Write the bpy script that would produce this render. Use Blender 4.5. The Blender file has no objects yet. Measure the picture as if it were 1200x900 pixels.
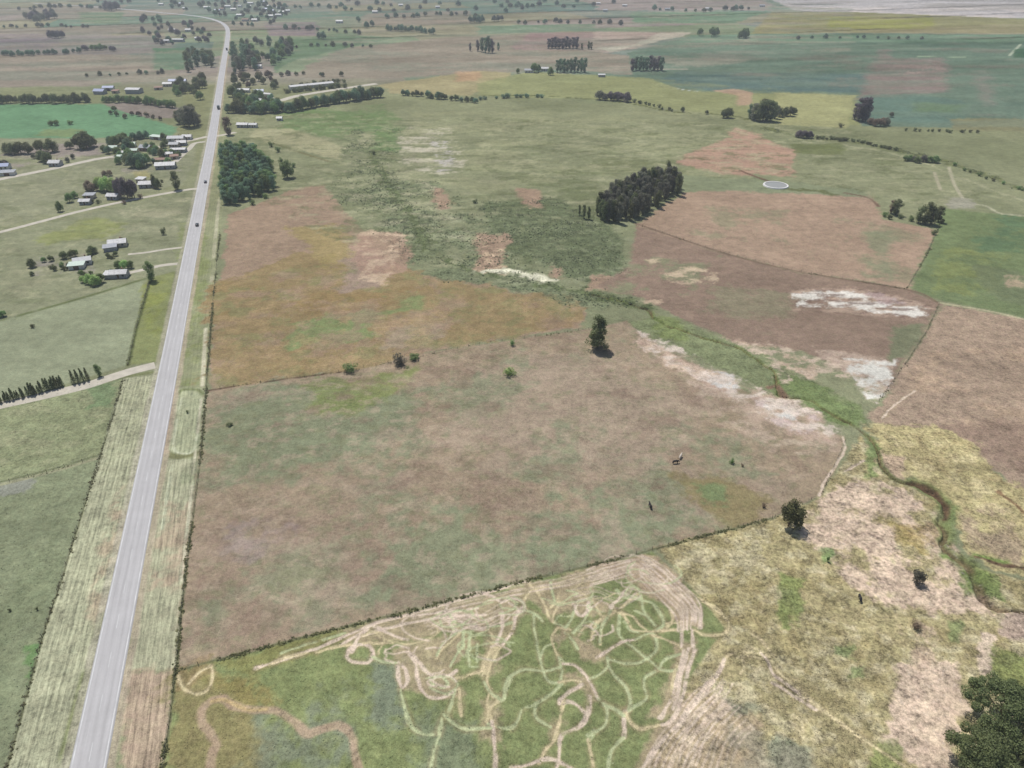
import bpy, math, random
import numpy as np
from mathutils import Vector, Matrix
R = math.radians
rnd = random.Random(7)

# ---------------------------------------------------------------- camera, sky, sun, exposure
scene = bpy.context.scene
col = scene.collection
CAM_H, PITCH, FPX = 150.0, R(33.0), 811.0
cam_data = bpy.data.cameras.new('camera')
cam = bpy.data.objects.new('camera', cam_data); col.objects.link(cam)
cam.location = (0, 0, CAM_H)
cam.rotation_euler = (R(90) - PITCH, 0, 0)
cam_data.sensor_width = 36.0
cam_data.lens = FPX / 1200.0 * 36.0
cam_data.clip_start = 1.0
cam_data.clip_end = 30000.0
scene.camera = cam

SUN_EL, SUN_AZ = R(64), R(-32)          # azimuth from +Y towards +X: sun is ahead and to the left
world = bpy.data.worlds.new('World'); scene.world = world; world.use_nodes = True
wn, wl = world.node_tree.nodes, world.node_tree.links
sky = wn.new('ShaderNodeTexSky'); sky.sky_type = 'NISHITA'; sky.sun_disc = False
sky.sun_elevation = SUN_EL; sky.sun_rotation = SUN_AZ; sky.altitude = 100; sky.dust_density = 1.5
bg = wn['Background']; bg.inputs['Strength'].default_value = 0.085
wl.new(sky.outputs[0], bg.inputs[0])
sd = bpy.data.lights.new('sun', 'SUN'); sd.energy = 4.1; sd.angle = R(0.7); sd.color = (1.0, 0.965, 0.915)
sun = bpy.data.objects.new('sun', sd); col.objects.link(sun)
sv = Vector((math.sin(SUN_AZ) * math.cos(SUN_EL), math.cos(SUN_AZ) * math.cos(SUN_EL), math.sin(SUN_EL)))
sun.rotation_euler = sv.to_track_quat('Z', 'Y').to_euler(); sun.location = (0, 0, 400)
vs = scene.view_settings
vs.view_transform = 'Standard'; vs.look = 'None'; vs.gamma = 1.0; vs.use_curve_mapping = False; vs.exposure = 0.10

HAZE_D = 0.00018            # extinction per metre of the haze volume
HAZE_C = (0.80, 0.87, 0.92)
K_ALB = 0.70                # sunlit radiance of a white surface ~ 1/K_ALB

# ---------------------------------------------------------------- survey: photo measurements -> ground plan (metres)
SP, CP = math.sin(PITCH), math.cos(PITCH)
def P(x, y, z=0.0):
    u, v = (x - 600) / FPX, (y - 450) / FPX
    t = (CAM_H - z) / (SP + v * CP)
    return (u * t, t * (CP - v * SP))
def W(pts): return np.array([P(x, y) for x, y in pts], dtype=float)
def dist_at(y): return CAM_H / (SP + (y - 450) / FPX * CP)
def hm(y, hpx):             # metres of height for a thing standing at photo row y, hpx tall
    v = (y - 450) / FPX
    dep = PITCH + math.atan(v)
    return hpx * dist_at(y) / (FPX * math.cos(dep)) * (1 if dep < .6 else .85)

# ---------------------------------------------------------------- numpy value noise
_rs = np.random.RandomState(3); _LAT = _rs.rand(256, 256)
def vnoise(x, y, scale, off=0.0):
    x = x / scale + 31.7 * off + 100; y = y / scale + 17.3 * off + 100
    xi = np.floor(x).astype(int); yi = np.floor(y).astype(int)
    fx = x - xi; fy = y - yi
    fx = fx * fx * (3 - 2 * fx); fy = fy * fy * (3 - 2 * fy)
    a = _LAT[xi & 255, yi & 255]; b = _LAT[(xi + 1) & 255, yi & 255]
    c = _LAT[xi & 255, (yi + 1) & 255]; d = _LAT[(xi + 1) & 255, (yi + 1) & 255]
    return (a * (1 - fx) + b * fx) * (1 - fy) + (c * (1 - fx) + d * fx) * fy
def fbm(x, y, scale, off=0.0, oct=4):
    s = 0; a = 1; tot = 0
    for i in range(oct):
        s = s + a * vnoise(x, y, scale / 2 ** i, off + i * 1.31); tot += a; a *= .55
    return s / tot
def sstep(a, b, x):
    t = np.clip((x - a) / (b - a), 0, 1); return t * t * (3 - 2 * t)
def lin(c):
    c = np.array(c, dtype=float) / 255.0
    return np.where(c <= .04045, c / 12.92, ((c + .055) / 1.055) ** 2.4)

# ---------------------------------------------------------------- node material helpers
def new_mat(name):
    m = bpy.data.materials.new(name); m.use_nodes = True
    nt = m.node_tree; b = nt.nodes['Principled BSDF']
    b.inputs['Roughness'].default_value = .85
    b.inputs['Specular IOR Level'].default_value = .2
    return m, nt, b
def noise_node(nt, scale, detail=3, rough=.55, vec=None, mode=None):
    n = nt.nodes.new('ShaderNodeTexNoise'); n.inputs['Scale'].default_value = scale
    n.inputs['Detail'].default_value = detail; n.inputs['Roughness'].default_value = rough
    if vec is not None: nt.links.new(vec, n.inputs['Vector'])
    return n
def mth(nt, op, a, b=None, clamp=False):
    n = nt.nodes.new('ShaderNodeMath'); n.operation = op; n.use_clamp = clamp
    for i, s in enumerate((a, b)):
        if s is None: continue
        if isinstance(s, (int, float)): n.inputs[i].default_value = s
        else: nt.links.new(s, n.inputs[i])
    return n.outputs[0]
def mixc(nt, fac, a, b, mode='MIX'):
    n = nt.nodes.new('ShaderNodeMix'); n.data_type = 'RGBA'; n.blend_type = mode
    for s, i in ((fac, 0), (a, 6), (b, 7)):
        if isinstance(s, (int, float)): n.inputs[i].default_value = s
        elif isinstance(s, tuple): n.inputs[i].default_value = (*s[:3], 1)
        else: nt.links.new(s, n.inputs[i])
    return n.outputs[2]
def simple_mat(name, c, var=.25, scale=1.5, rough=.8, metal=0.0, c2=None):
    m, nt, b = new_mat(name)
    tc = nt.nodes.new('ShaderNodeTexCoord')
    n = noise_node(nt, scale, 4, .6, tc.outputs['Object'])
    c2 = c2 or tuple(x * (1 - var) for x in c)
    f = mth(nt, 'MULTIPLY_ADD', n.outputs['Fac'], 2.2); f.node.inputs[2].default_value = -.6; f.node.use_clamp = True
    nt.links.new(mixc(nt, f, tuple(c), tuple(c2)), b.inputs['Base Color'])
    b.inputs['Roughness'].default_value = rough; b.inputs['Metallic'].default_value = metal
    return m
def foliage_mat(name, c1, c2, c3):
    m, nt, b = new_mat(name)
    tc = nt.nodes.new('ShaderNodeTexCoord'); oi = nt.nodes.new('ShaderNodeObjectInfo')
    n = noise_node(nt, .55, 3, .6, tc.outputs['Object'])
    f = mth(nt, 'MULTIPLY_ADD', n.outputs['Fac'], 3.0); f.node.inputs[2].default_value = -1.0; f.node.use_clamp = True
    x = mixc(nt, f, c1, c2)
    n2 = noise_node(nt, 3.5, 2, .5, tc.outputs['Object'])
    f2 = mth(nt, 'MULTIPLY_ADD', n2.outputs['Fac'], 3.5); f2.node.inputs[2].default_value = -1.9; f2.node.use_clamp = True
    x = mixc(nt, f2, x, c3)
    hv = nt.nodes.new('ShaderNodeHueSaturation')
    r = mth(nt, 'MULTIPLY_ADD', oi.outputs['Random'], .05); r.node.inputs[2].default_value = .475
    nt.links.new(r, hv.inputs['Hue'])
    v = mth(nt, 'MULTIPLY_ADD', oi.outputs['Random'], .5); v.node.inputs[2].default_value = .75
    nt.links.new(v, hv.inputs['Value']); nt.links.new(x, hv.inputs['Color'])
    nt.links.new(hv.outputs[0], b.inputs['Base Color'])
    b.inputs['Roughness'].default_value = .6
    tl = nt.nodes.new('ShaderNodeBsdfTranslucent'); nt.links.new(hv.outputs[0], tl.inputs['Color'])
    mx = nt.nodes.new('ShaderNodeMixShader'); mx.inputs[0].default_value = .38
    nt.links.new(b.outputs[0], mx.inputs[1]); nt.links.new(tl.outputs[0], mx.inputs[2])
    nt.links.new(mx.outputs[0], nt.nodes['Material Output'].inputs['Surface'])
    return m

# ---------------------------------------------------------------- object helpers
def tag(o, label=None, cat=None, group=None, kind=None):
    if label: o['label'] = label
    if cat: o['category'] = cat
    if group: o['group'] = group
    if kind: o['kind'] = kind
    return o
def empty(name, loc=(0, 0, 0), rz=0.0):
    o = bpy.data.objects.new(name, None); col.objects.link(o)
    o.location = loc; o.rotation_euler = (0, 0, rz); o.empty_display_size = .5
    return o
def mesh_obj(name, me, parent=None):
    o = bpy.data.objects.new(name, me); col.objects.link(o)
    if parent: o.parent = parent
    return o
def copy_tree(o, parent=None):
    c = o.copy(); col.objects.link(c)
    if parent is not None: c.parent = parent
    for ch in list(o.children): copy_tree(ch, c)
    return c
class MB:
    """collects faces for one mesh"""
    def __init__(s): s.v = []; s.f = []
    def add(s, vs, fs):
        n = len(s.v); s.v += [tuple(v) for v in vs]; s.f += [tuple(i + n for i in f) for f in fs]; return s
    def box(s, x0, x1, y0, y1, z0, z1, top=1.0):
        cx, cy = (x0 + x1) / 2, (y0 + y1) / 2; hx, hy = (x1 - x0) / 2, (y1 - y0) / 2
        vs = [(cx + a * hx, cy + b * hy, z0) for a, b in ((-1, -1), (1, -1), (1, 1), (-1, 1))]
        vs += [(cx + a * hx * top, cy + b * hy * top, z1) for a, b in ((-1, -1), (1, -1), (1, 1), (-1, 1))]
        return s.add(vs, [(3, 2, 1, 0), (4, 5, 6, 7), (0, 1, 5, 4), (1, 2, 6, 5), (2, 3, 7, 6), (3, 0, 4, 7)])
    def tube(s, pts, rads, n=7):
        base = len(s.v)
        pts = [Vector(p) for p in pts]
        for i, (p, r) in enumerate(zip(pts, rads)):
            d = (pts[min(i + 1, len(pts) - 1)] - pts[max(i - 1, 0)]).normalized()
            a = d.cross(Vector((.3, 1, .1))).normalized(); b = d.cross(a)
            for k in range(n):
                t = 2 * math.pi * k / n
                s.v.append(tuple(p + (a * math.cos(t) + b * math.sin(t)) * r))
        for i in range(len(pts) - 1):
            for k in range(n):
                k2 = (k + 1) % n
                s.f.append((base + i * n + k, base + i * n + k2, base + (i + 1) * n + k2, base + (i + 1) * n + k))
        s.f.append(tuple(base + k for k in reversed(range(n))))
        s.f.append(tuple(base + (len(pts) - 1) * n + k for k in range(n)))
        return s
    def mesh(s, name, mat, smooth=False):
        me = bpy.data.meshes.new(name); me.from_pydata(s.v, [], s.f); me.update()
        me.materials.append(mat)
        if smooth: me.polygons.foreach_set('use_smooth', [True] * len(me.polygons))
        return me
    def build(s, name, mat, parent=None, smooth=False):
        return mesh_obj(name, s.mesh(name, mat, smooth), parent)
def np_mesh(name, V, F, mat):
    me = bpy.data.meshes.new(name)
    me.vertices.add(len(V)); me.vertices.foreach_set('co', np.asarray(V, dtype=np.float32).ravel())
    k = F.shape[1]; me.loops.add(F.size); me.loops.foreach_set('vertex_index', F.astype(np.int32).ravel())
    me.polygons.add(len(F)); me.polygons.foreach_set('loop_start', np.arange(0, F.size, k, dtype=np.int32))
    me.update(calc_edges=True); me.materials.append(mat)
    return me

# ================================================================= GROUND
# one sheet, mesh spacing growing with distance from the air strip the photograph was taken over
ys = list(np.arange(935, 60, -1.0)) + list(np.arange(60, -64, -0.8))
rowsY = [P(600, y)[1] for y in ys]; rowsT = [dist_at(y) for y in ys]
Y0 = rowsY[0]; preY = [-3000, -1200, -500, -200, -60, 0, 30, 50, 60, 66]
rowsY = preY + rowsY + [9000, 14000, 22000]
rowsT = [rowsT[0] * (1 + (Y0 - y) / 160) for y in preY] + rowsT + [9500, 14500, 22500]
us = np.concatenate([[-14, -6, -3, -2, -1.5, -1.2, -1.0, -.9, -.84], np.linspace(-.8, .8, 1150), [.84, .9, 1.0, 1.2, 1.5, 2, 3, 6, 14]])
rowsY = np.array(rowsY); rowsT = np.array(rowsT)
GX = (us[None, :] * rowsT[:, None]); GY = np.repeat(rowsY[:, None], len(us), 1)
NR, NC = GX.shape
X = GX.ravel(); Y = GY.ravel(); N = X.size
Z = np.zeros(N)
DIST = np.sqrt(X * X + Y * Y + CAM_H ** 2)
C = np.zeros((N, 3))        # apparent colour (linear), turned into base colour at the end
TUFT = np.full(N, .25); STRIPE = np.zeros(N); BARE = np.zeros(N)

WX = fbm(X, Y, 40, 1) - .5; WY = fbm(X, Y, 40, 2) - .5       # shared domain warp
wx = fbm(X, Y, 6, 3) - .5; wy = fbm(X, Y, 6, 4) - .5
wf = fbm(X, Y, 2.2, 13, 3) - .5; wg = fbm(X, Y, 2.2, 14, 3) - .5

def poly_sd(poly, x, y):
    """signed distance, + inside"""
    inside = np.zeros(x.size, bool); d2 = np.full(x.size, 1e18); n = len(poly)
    for i in range(n):
        x0, y0 = poly[i]; x1, y1 = poly[(i + 1) % n]
        dx, dy = x1 - x0, y1 - y0; L = dx * dx + dy * dy + 1e-9
        t = np.clip(((x - x0) * dx + (y - y0) * dy) / L, 0, 1)
        d2 = np.minimum(d2, (x - x0 - t * dx) ** 2 + (y - y0 - t * dy) ** 2)
        c = ((y0 > y) != (y1 > y)); xi = x0 + (y - y0) * dx / (dy if abs(dy) > 1e-9 else 1e-9)
        inside ^= (c & (x < xi))
    d = np.sqrt(d2); return np.where(inside, d, -d)
def line_d(pl, x, y):
    d2 = np.full(x.size, 1e18)
    for i in range(len(pl) - 1):
        x0, y0 = pl[i]; x1, y1 = pl[i + 1]; dx, dy = x1 - x0, y1 - y0; L = dx * dx + dy * dy + 1e-9
        t = np.clip(((x - x0) * dx + (y - y0) * dy) / L, 0, 1)
        d2 = np.minimum(d2, (x - x0 - t * dx) ** 2 + (y - y0 - t * dy) ** 2)
    return np.sqrt(d2)
def catmull(pl, n=6):
    p = [2 * pl[0] - pl[1]] + list(pl) + [2 * pl[-1] - pl[-2]]; out = []
    for i in range(1, len(p) - 2):
        for k in range(n):
            t = k / n
            out.append(.5 * ((2 * p[i]) + (-p[i - 1] + p[i + 1]) * t + (2 * p[i - 1] - 5 * p[i] + 4 * p[i + 1] - p[i + 2]) * t * t + (-p[i - 1] + 3 * p[i] - 3 * p[i + 1] + p[i + 2]) * t ** 3))
    out.append(p[-2]); return np.array(out)
def bbox(poly, m):
    a = poly.min(0) - m; b = poly.max(0) + m
    return np.nonzero((X > a[0]) & (X < b[0]) & (Y > a[1]) & (Y < b[1]))[0]
def blend(i, m, rgb, alpha=1.0, tuft=None, bare=None, stripe=None):
    a = (m * alpha)
    if rgb is not None: C[i] = C[i] * (1 - a[:, None]) + lin(rgb) * a[:, None]
    if tuft is not None: TUFT[i] = TUFT[i] * (1 - a) + tuft * a
    if bare is not None: BARE[i] = BARE[i] * (1 - a) + bare * a
    if stripe is not None: STRIPE[i] = STRIPE[i] * (1 - a) + stripe * a
def field(pts, rgb, soft=1.0, warp=0.0, alpha=1.0, patch=None, **kw):
    """area of ground cover. patch=(scale, lo, hi, seed, stretchX): only where noise runs high"""
    poly = W(pts); i = bbox(poly, soft + warp * .6 + 2)
    if not len(i): return
    fw = min(warp, 5) * 1.1
    x = X[i] + WX[i] * warp * 1.6 + wx[i] * warp * .9 + wf[i] * fw; y = Y[i] + WY[i] * warp * 1.6 + wy[i] * warp * .9 + wg[i] * fw
    sd = poly_sd(poly, x, y); s = np.maximum(soft, DIST[i] / FPX * 1.0)
    m = sstep(-s, s, sd)
    if patch:
        sc, lo, hi, seed, st = patch
        fine = .5 * vnoise(X[i], Y[i], 1.7, seed + .5) + .5 * vnoise(X[i], Y[i], max(.7, sc * .12), seed + .7)
        m = m * sstep(lo - .03, hi + .05, .5 + 1.2 * (.80 * fbm(X[i] / st ** .8, Y[i], sc, seed, 6) + .20 * fine - .5))
    blend(i, m, rgb, alpha, **kw)
def line(pts, rgb, w, soft=.3, smooth=True, alpha=1.0, wob=0.0, brk=None, dz=0.0, **kw):
    pl = W(pts)
    if smooth and len(pl) > 2: pl = catmull(pl)
    i = bbox(pl, w + soft + wob + 1)
    if not len(i): return
    x = X[i] + wx[i] * wob * 2; y = Y[i] + wy[i] * wob * 2
    d = line_d(pl, x, y); s = np.maximum(soft, DIST[i] / FPX * .7)
    w = w * (.6 + .8 * vnoise(X[i], Y[i], 2.6, 33)) if wob else w
    m = 1 - sstep(w - s, w + s, d)
    if brk: m = m * sstep(brk[1], brk[2], fbm(X[i], Y[i], brk[0], 9 + brk[0], 3))
    blend(i, m, rgb, alpha, **kw)
    if dz: Z[i] += dz * m

# ---- default cover: a patchwork of fields aligned with the highway, and rough pasture close by
road_dir = np.array(P(237, 225)) - np.array(P(149, 675)); road_dir /= np.linalg.norm(road_dir)
road_nrm = np.array([road_dir[1], -road_dir[0]])
ru = X * road_dir[0] + Y * road_dir[1]; rv = X * road_nrm[0] + Y * road_nrm[1]
cu = np.floor((ru + 60 * (vnoise(rv, ru * 0, 400, 5) - .5)) / 170).astype(int); cv = np.floor((rv + (cu % 3) * 90) / 330).astype(int)
h = _LAT[(cu * 37 + cv * 91) & 255, (cv * 53 + cu * 17) & 255]
pal = np.array([lin(c) for c in ((142, 150, 133), (150, 146, 136), (124, 144, 130), (152, 150, 130), (132, 142, 134), (118, 136, 128), (154, 146, 140), (140, 152, 128))])
C[:] = pal[(h * 7.999).astype(int)]
g = sstep(.42, .62, fbm(X, Y, 90, 8, 5))[:, None]
C *= (1 + .18 * (fbm(X / 2.5, Y, 60, 6, 5) - .5))[:, None]
stp = fbm(rv / 7, ru, 34, 130, 4) - .5
near = 1 - sstep(820, 1000, Y + 60 * WX)
base = lin((146, 150, 120)) * (1 - g) + lin((137, 142, 113)) * g
C = C * (1 - near[:, None]) + base * near[:, None]

BIG = -900; RIG = 2100
# ---- far fields
field([(BIG, 30), (200, 42), (205, 58), (215, 60), (100, 66), (BIG, 70)], (146, 142, 138), 4, 12)
field([(BIG, 42), (70, 40), (75, 55), (BIG, 60)], (138, 130, 138), 4, 20, .6)
field([(BIG, 64), (180, 64), (215, 88), (100, 101), (BIG, 116)], (150, 143, 132), 3, 8)
field([(180, 56), (218, 56), (218, 82), (180, 82)], (112, 138, 116), 3, 6)
field([(92, 14), (145, 14), (140, 28), (96, 27)], (124, 142, 120), 3, 6)
field([(400, 57), (520, 44), (700, 37), (690, 60), (742, 66), (760, 90), (660, 82), (560, 86), (440, 92), (345, 90), (360, 76)], (151, 144, 131), 3, 14)
field([(430, 16), (550, 12), (560, 28), (420, 30)], (158, 145, 136), 4, 20, .7)
field([(345, 44), (400, 40), (460, 44), (400, 58), (345, 70), (320, 86), (318, 60)], (117, 137, 114), 3, 10)
field([(310, 26), (372, 26), (372, 42), (315, 42)], (148, 134, 142), 3, 10, .8)
field([(560, 30), (700, 28), (700, 36), (560, 40)], (128, 146, 126), 3, 14)
field([(740, 14), (900, 14), (860, 28), (740, 27)], (124, 146, 124), 3, 14)
field([(700, 0), (900, 0), (900, 12), (700, 12)], (160, 150, 146), 6, 30)
field([(620, 38), (720, 38), (700, 60), (600, 58)], (156, 138, 134), 3, 10)
field([(698, 37), (808, 38), (740, 58), (712, 62), (688, 60)], (178, 162, 152), 5, 14)
field([(700, 56), (716, 61), (800, 42), (812, 38), (770, 39), (745, 52)], (198, 190, 174), 3, 6)
field([(890, -8), (1000, -12), (RIG, -30), (RIG, 22), (1150, 21), (1000, 17), (930, 12)], (188, 184, 184), 3, 14)
field([(940, 8), (RIG, 6), (RIG, 21), (1150, 20), (1000, 16)], (206, 198, 194), 3, 10, patch=(25, .4, .55, 3, 4))
field([(905, 14), (1000, 14), (1200, 22), (RIG, 26), (RIG, 42), (1200, 39), (1000, 38), (880, 40)], (148, 147, 112), 3, 6)
field([(970, 20), (1090, 20), (1095, 34), (970, 34)], (150, 154, 86), 5, 14, .6)
# teal irrigated fields
TEAL = (118, 136, 121)
field([(812, 41), (1000, 39), (RIG, 42), (RIG, 165), (1010, 148), (1008, 115), (940, 110), (835, 109), (800, 104), (742, 90), (736, 62)], TEAL, 2, 4)
field([(812, 41), (RIG, 42), (RIG, 52), (790, 50)], (128, 152, 130), 2, 10, .8)
field([(800, 84), (1030, 86), (1030, 108), (840, 108), (776, 92)], (104, 124, 122), 5, 10, .85)
field([(1030, 58), (1042, 58), (1046, 68), (1108, 68), (1110, 108), (1030, 112), (1010, 118), (1012, 108)], (144, 133, 127), 7, 14)
field([(1050, 76), (1105, 76), (1105, 88), (1030, 88)], (166, 150, 142), 2, 12, .7, patch=(14, .4, .6, 5, 3))
field([(1140, 82), (1158, 82), (1166, 122), (1150, 124)], (140, 136, 128), 7, 14, .7)
field([(1018, 112), (1060, 110), (1120, 118), (1130, 145), (1010, 142)], (112, 134, 123), 6, 12)
field([(1070, 120), (1125, 122), (1120, 132), (1072, 131)], (120, 140, 106), 7, 12, .6)
field([(1110, 138), (RIG, 146), (RIG, 168), (1120, 152)], (140, 140, 112), 2, 8)
FR = [(740, 66), (812, 42), (RIG, 43), (RIG, 160), (1010, 146), (1008, 112), (835, 106), (760, 94)]
field(FR, (104, 124, 112), 4, 12, .6, patch=(26, .46, .60, 141, 6))
field(FR, (132, 147, 131), 4, 12, .4, patch=(20, .50, .62, 142, 7))
field(FR, (142, 136, 126), 4, 12, .5, patch=(34, .56, .68, 143, 3))
field([(905, 14), (1200, 22), (RIG, 26), (RIG, 42), (880, 40)], (158, 150, 126), 4, 12, .6, patch=(24, .46, .6, 144, 5))
field([(890, -8), (RIG, -30), (RIG, 22), (930, 12)], (160, 156, 150), 5, 20, .7, patch=(40, .45, .58, 145, 6))
field([(560, 84), (760, 92), (1005, 112), (1010, 148), (800, 130), (560, 112)], (138, 146, 116), 3, 10, .6, patch=(20, .46, .6, 146, 3))
field([(BIG, 0), (1000, 0), (1000, 60), (700, 90), (BIG, 116)], (128, 140, 126), 4, 12, .45, patch=(36, .50, .62, 147, 5))
field([(BIG, 0), (1000, 0), (1000, 60), (700, 90), (BIG, 116)], (166, 156, 142), 4, 12, .45, patch=(28, .53, .65, 148, 5))
line([(1077, 66), (1130, 67)], (160, 176, 150), 3); line([(1183, 65), (1196, 52)], (170, 180, 160), 2)
field([(1190, 58), (1210, 55), (RIG, 58), (RIG, 66), (1188, 67)], (92, 116, 98), 2, 4)
# pale track at the teal field's edge
line([(738, 93), (770, 99), (800, 105), (825, 108)], (196, 204, 200), 1.2)
line([(770, 81), (805, 81)], (176, 172, 158), 1.5)
# ---- left of the highway
BRG = (118, 154, 122)
field([(BIG, 120), (60, 122), (122, 122), (150, 132), (200, 147), (216, 150), (200, 160), (60, 163), (BIG, 160)], BRG, 2, 5)
field([(60, 150), (100, 152), (80, 160), (40, 160)], (134, 148, 108), 2, 10, .8)
field([(122, 122), (150, 119), (195, 121), (214, 128), (212, 138), (175, 139), (145, 131)], (147, 139, 132), 1.5, 2)
field([(216, 100), (252, 100), (236, 190), (205, 190), (212, 150), (218, 120)], (140, 143, 112), 2, 6)
field([(BIG, 162), (205, 162), (230, 170), (228, 190), (215, 215), (0, 265), (BIG, 330)], (146, 149, 124), 2, 3)
field([(60, 168), (120, 168), (120, 182), (20, 196), (0, 200), (10, 180)], (160, 150, 146), 2, 10, .9, patch=(22, .4, .55, 6, 1.5))
field([(130, 186), (200, 180), (212, 200), (140, 204)], (160, 154, 146), 2, 10, .7, patch=(16, .4, .55, 7, 1.5))
field([(150, 202), (172, 200), (178, 208), (160, 209)], (176, 168, 120), 1.5, 3, .7)
field([(BIG, 340), (0, 273), (220, 224), (232, 226), (212, 322), (175, 326), (0, 376), (BIG, 500)], (145, 149, 122), 2, 3)
field([(40, 278), (95, 258), (140, 262), (120, 278), (45, 290)], (143, 150, 97), 2, 12, .8)
field([(130, 240), (215, 232), (208, 268), (140, 280)], (176, 174, 146), 2, 10, .8, patch=(14, .50, .62, 4, 1.6), bare=.5)
field([(BIG, 330), (60, 268), (60, 330), (0, 350), (BIG, 420)], (170, 168, 140), 2, 10, .6, patch=(18, .48, .64, 14, 2), bare=.4)
field([(30, 302), (100, 296), (105, 318), (40, 322)], (156, 150, 146), 1.5, 8, .8, patch=(10, .35, .55, 11, 1.5))
field([(BIG, 520), (0, 376), (172, 326), (165, 352), (150, 428), (110, 440), (0, 474), (BIG, 640)], (153, 160, 133), .8, 1, tuft=.2)
field([(175, 326), (206, 318), (186, 424), (152, 428), (166, 355)], (141, 148, 103), .8, 1)
field([(175, 330), (200, 330), (186, 395), (165, 395)], (146, 154, 84), 2, 8, .6, patch=(12, .38, .6, 21, .7))
field([(BIG, 640), (0, 476), (145, 441), (134, 480), (117, 536), (0, 568), (BIG, 760)], (143, 150, 117), .6, 1, tuft=.5)
field([(BIG, 660), (0, 480), (140, 445), (120, 520), (0, 560), (BIG, 740)], (164, 166, 134), .6, 3, .6, patch=(5, .52, .66, 15, 2.2))
field([(106, 450), (140, 446), (134, 474), (108, 478)], (112, 140, 102), 1, 7, .6)
field([(BIG, 780), (0, 568), (117, 536), (90, 620), (50, 745), (5, 900), (-60, 1100), (BIG, 1300)], (139, 147, 118), .5, .5, tuft=.4)
field([(BIG, 700), (0, 568), (40, 560), (42, 572), (0, 580), (BIG, 760)], (150, 150, 148), 1, 6, .6)
field([(BIG, 900), (0, 600), (90, 600), (50, 745), (-60, 1100)], (126, 136, 106), 2, 8, .5, patch=(22, .45, .62, 16, .6))
field([(25, 760), (42, 758), (40, 800), (26, 800)], (96, 136, 82), .8, 3, .7)
# verges beside the highway
LV = [(238, 150), (228, 226), (208, 322), (184, 428), (178, 440), (145, 443), (134, 480), (117, 536), (90, 620), (50, 745), (8, 900), (-60, 1130), (60, 1130), (103, 900), (149, 675), (194, 450), (237, 225), (247, 150)]
field(LV[3:-2], (172, 174, 146), .5, .4, stripe=1.0, tuft=.5)
field([(150, 455), (176, 440), (158, 520), (120, 560)], (174, 178, 146), .8, 3, .6, patch=(5, .45, .6, 31, .5))
RV = [(247, 150), (237, 225), (194, 450), (149, 675), (103, 900), (57, 1130), (150, 1130), (191, 900), (206, 785), (217, 675), (230, 560), (242, 450), (249, 360), (262, 240), (268, 160)]
field(RV, (150, 154, 122), .5, .4, stripe=.4)
field([(215, 260), (243, 260), (240, 450), (200, 455)], (138, 148, 98), 1, 6, .7, patch=(14, .36, .55, 23, .6))
field([(206, 456), (241, 456), (236, 530), (198, 530)], (172, 177, 146), .7, 2, stripe=.8)
field([(196, 538), (232, 536), (217, 675), (206, 784), (150, 786), (172, 675)], (176, 177, 149), .6, 1, stripe=1)
field([(190, 590), (228, 585), (217, 690), (170, 690)], (186, 166, 144), 1.5, 3, .7, patch=(9, .34, .5, 24, .6), stripe=1)
field([(152, 792), (206, 785), (191, 900), (150, 1130), (100, 1130), (140, 900)], (179, 161, 140), 1.2, 4, stripe=1)
field([(200, 455), (206, 455), (196, 535), (190, 535)], (178, 150, 128), .5, 1, .9)
field([(128, 600), (154, 560), (135, 690), (110, 760), (100, 720)], (186, 168, 144), 1.5, 3, .7, patch=(9, .45, .55, 25, .6), stripe=.8)
line([(198, 533), (212, 535), (234, 530)], (132, 134, 100), 1.3, .5)
line([(208, 462), (214, 457), (232, 457), (239, 463)], (132, 140, 104), .9, .5)
line([(120, 444), (150, 441), (180, 436)], (128, 134, 98), 1.0, .5)
for q in ([(213, 466), (206, 500), (203, 522), (208, 530), (222, 531), (229, 522), (233, 490), (235, 468)], [(203, 545), (196, 580), (190, 620)], [(229, 542), (222, 600), (212, 680)]):
    line(q, (192, 196, 168), .5, .4, brk=(4, .25, .45))
line([(205, 456), (192, 520), (172, 620), (160, 680)], (158, 128, 108), .7, .4, brk=(8, .3, .5))
line([(158, 700), (150, 740), (136, 810), (118, 900), (95, 1000)], (146, 138, 104), 1.0, .5, brk=(8, .35, .55))
line([(120, 720), (100, 790), (84, 850), (70, 900)], (134, 142, 100), 1.0, .6, brk=(8, .35, .55))
line([(241, 385), (239, 420), (237, 452)], (200, 196, 170), .8, .4)
line([(238, 452), (230, 520), (222, 600), (213, 680)], (196, 192, 168), .45, .3, brk=(10, .35, .5))
line([(262, 180), (255, 250), (248, 330)], (180, 178, 152), 1.0, .4, brk=(20, .35, .55))
# ---- orange-brown field, right of highway
field([(270, 250), (300, 240), (345, 222), (380, 216), (398, 236), (440, 290), (480, 318), (540, 330), (610, 338), (672, 350), (690, 366), (680, 386), (560, 403), (440, 427), (400, 434), (300, 447), (243, 457), (250, 360)], (161, 141, 122), 1, 4)
field([(252, 330), (330, 300), (400, 305), (480, 318), (540, 330), (610, 338), (672, 350), (690, 366), (680, 386), (560, 403), (440, 427), (400, 434), (300, 447), (243, 457), (248, 380)], (153, 136, 103), 2, 18)
field([(252, 330), (680, 350), (680, 386), (440, 427), (243, 457)], (150, 129, 92), 3, 14, .6, patch=(30, .48, .6, 33, 1.4))
field([(340, 262), (400, 262), (412, 312), (372, 320)], (160, 146, 102), 3, 14, .8)
field([(400, 300), (440, 290), (442, 340), (395, 345)], (160, 142, 134), 3, 16, .7)
field([(456, 372), (520, 372), (510, 412), (462, 414)], (160, 146, 128), 3, 14, .8, patch=(18, .36, .54, 36, 1))
field([(392, 372), (460, 368), (450, 396), (350, 408), (330, 412), (345, 394)], (132, 149, 103), 2, 12, .9)
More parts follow.
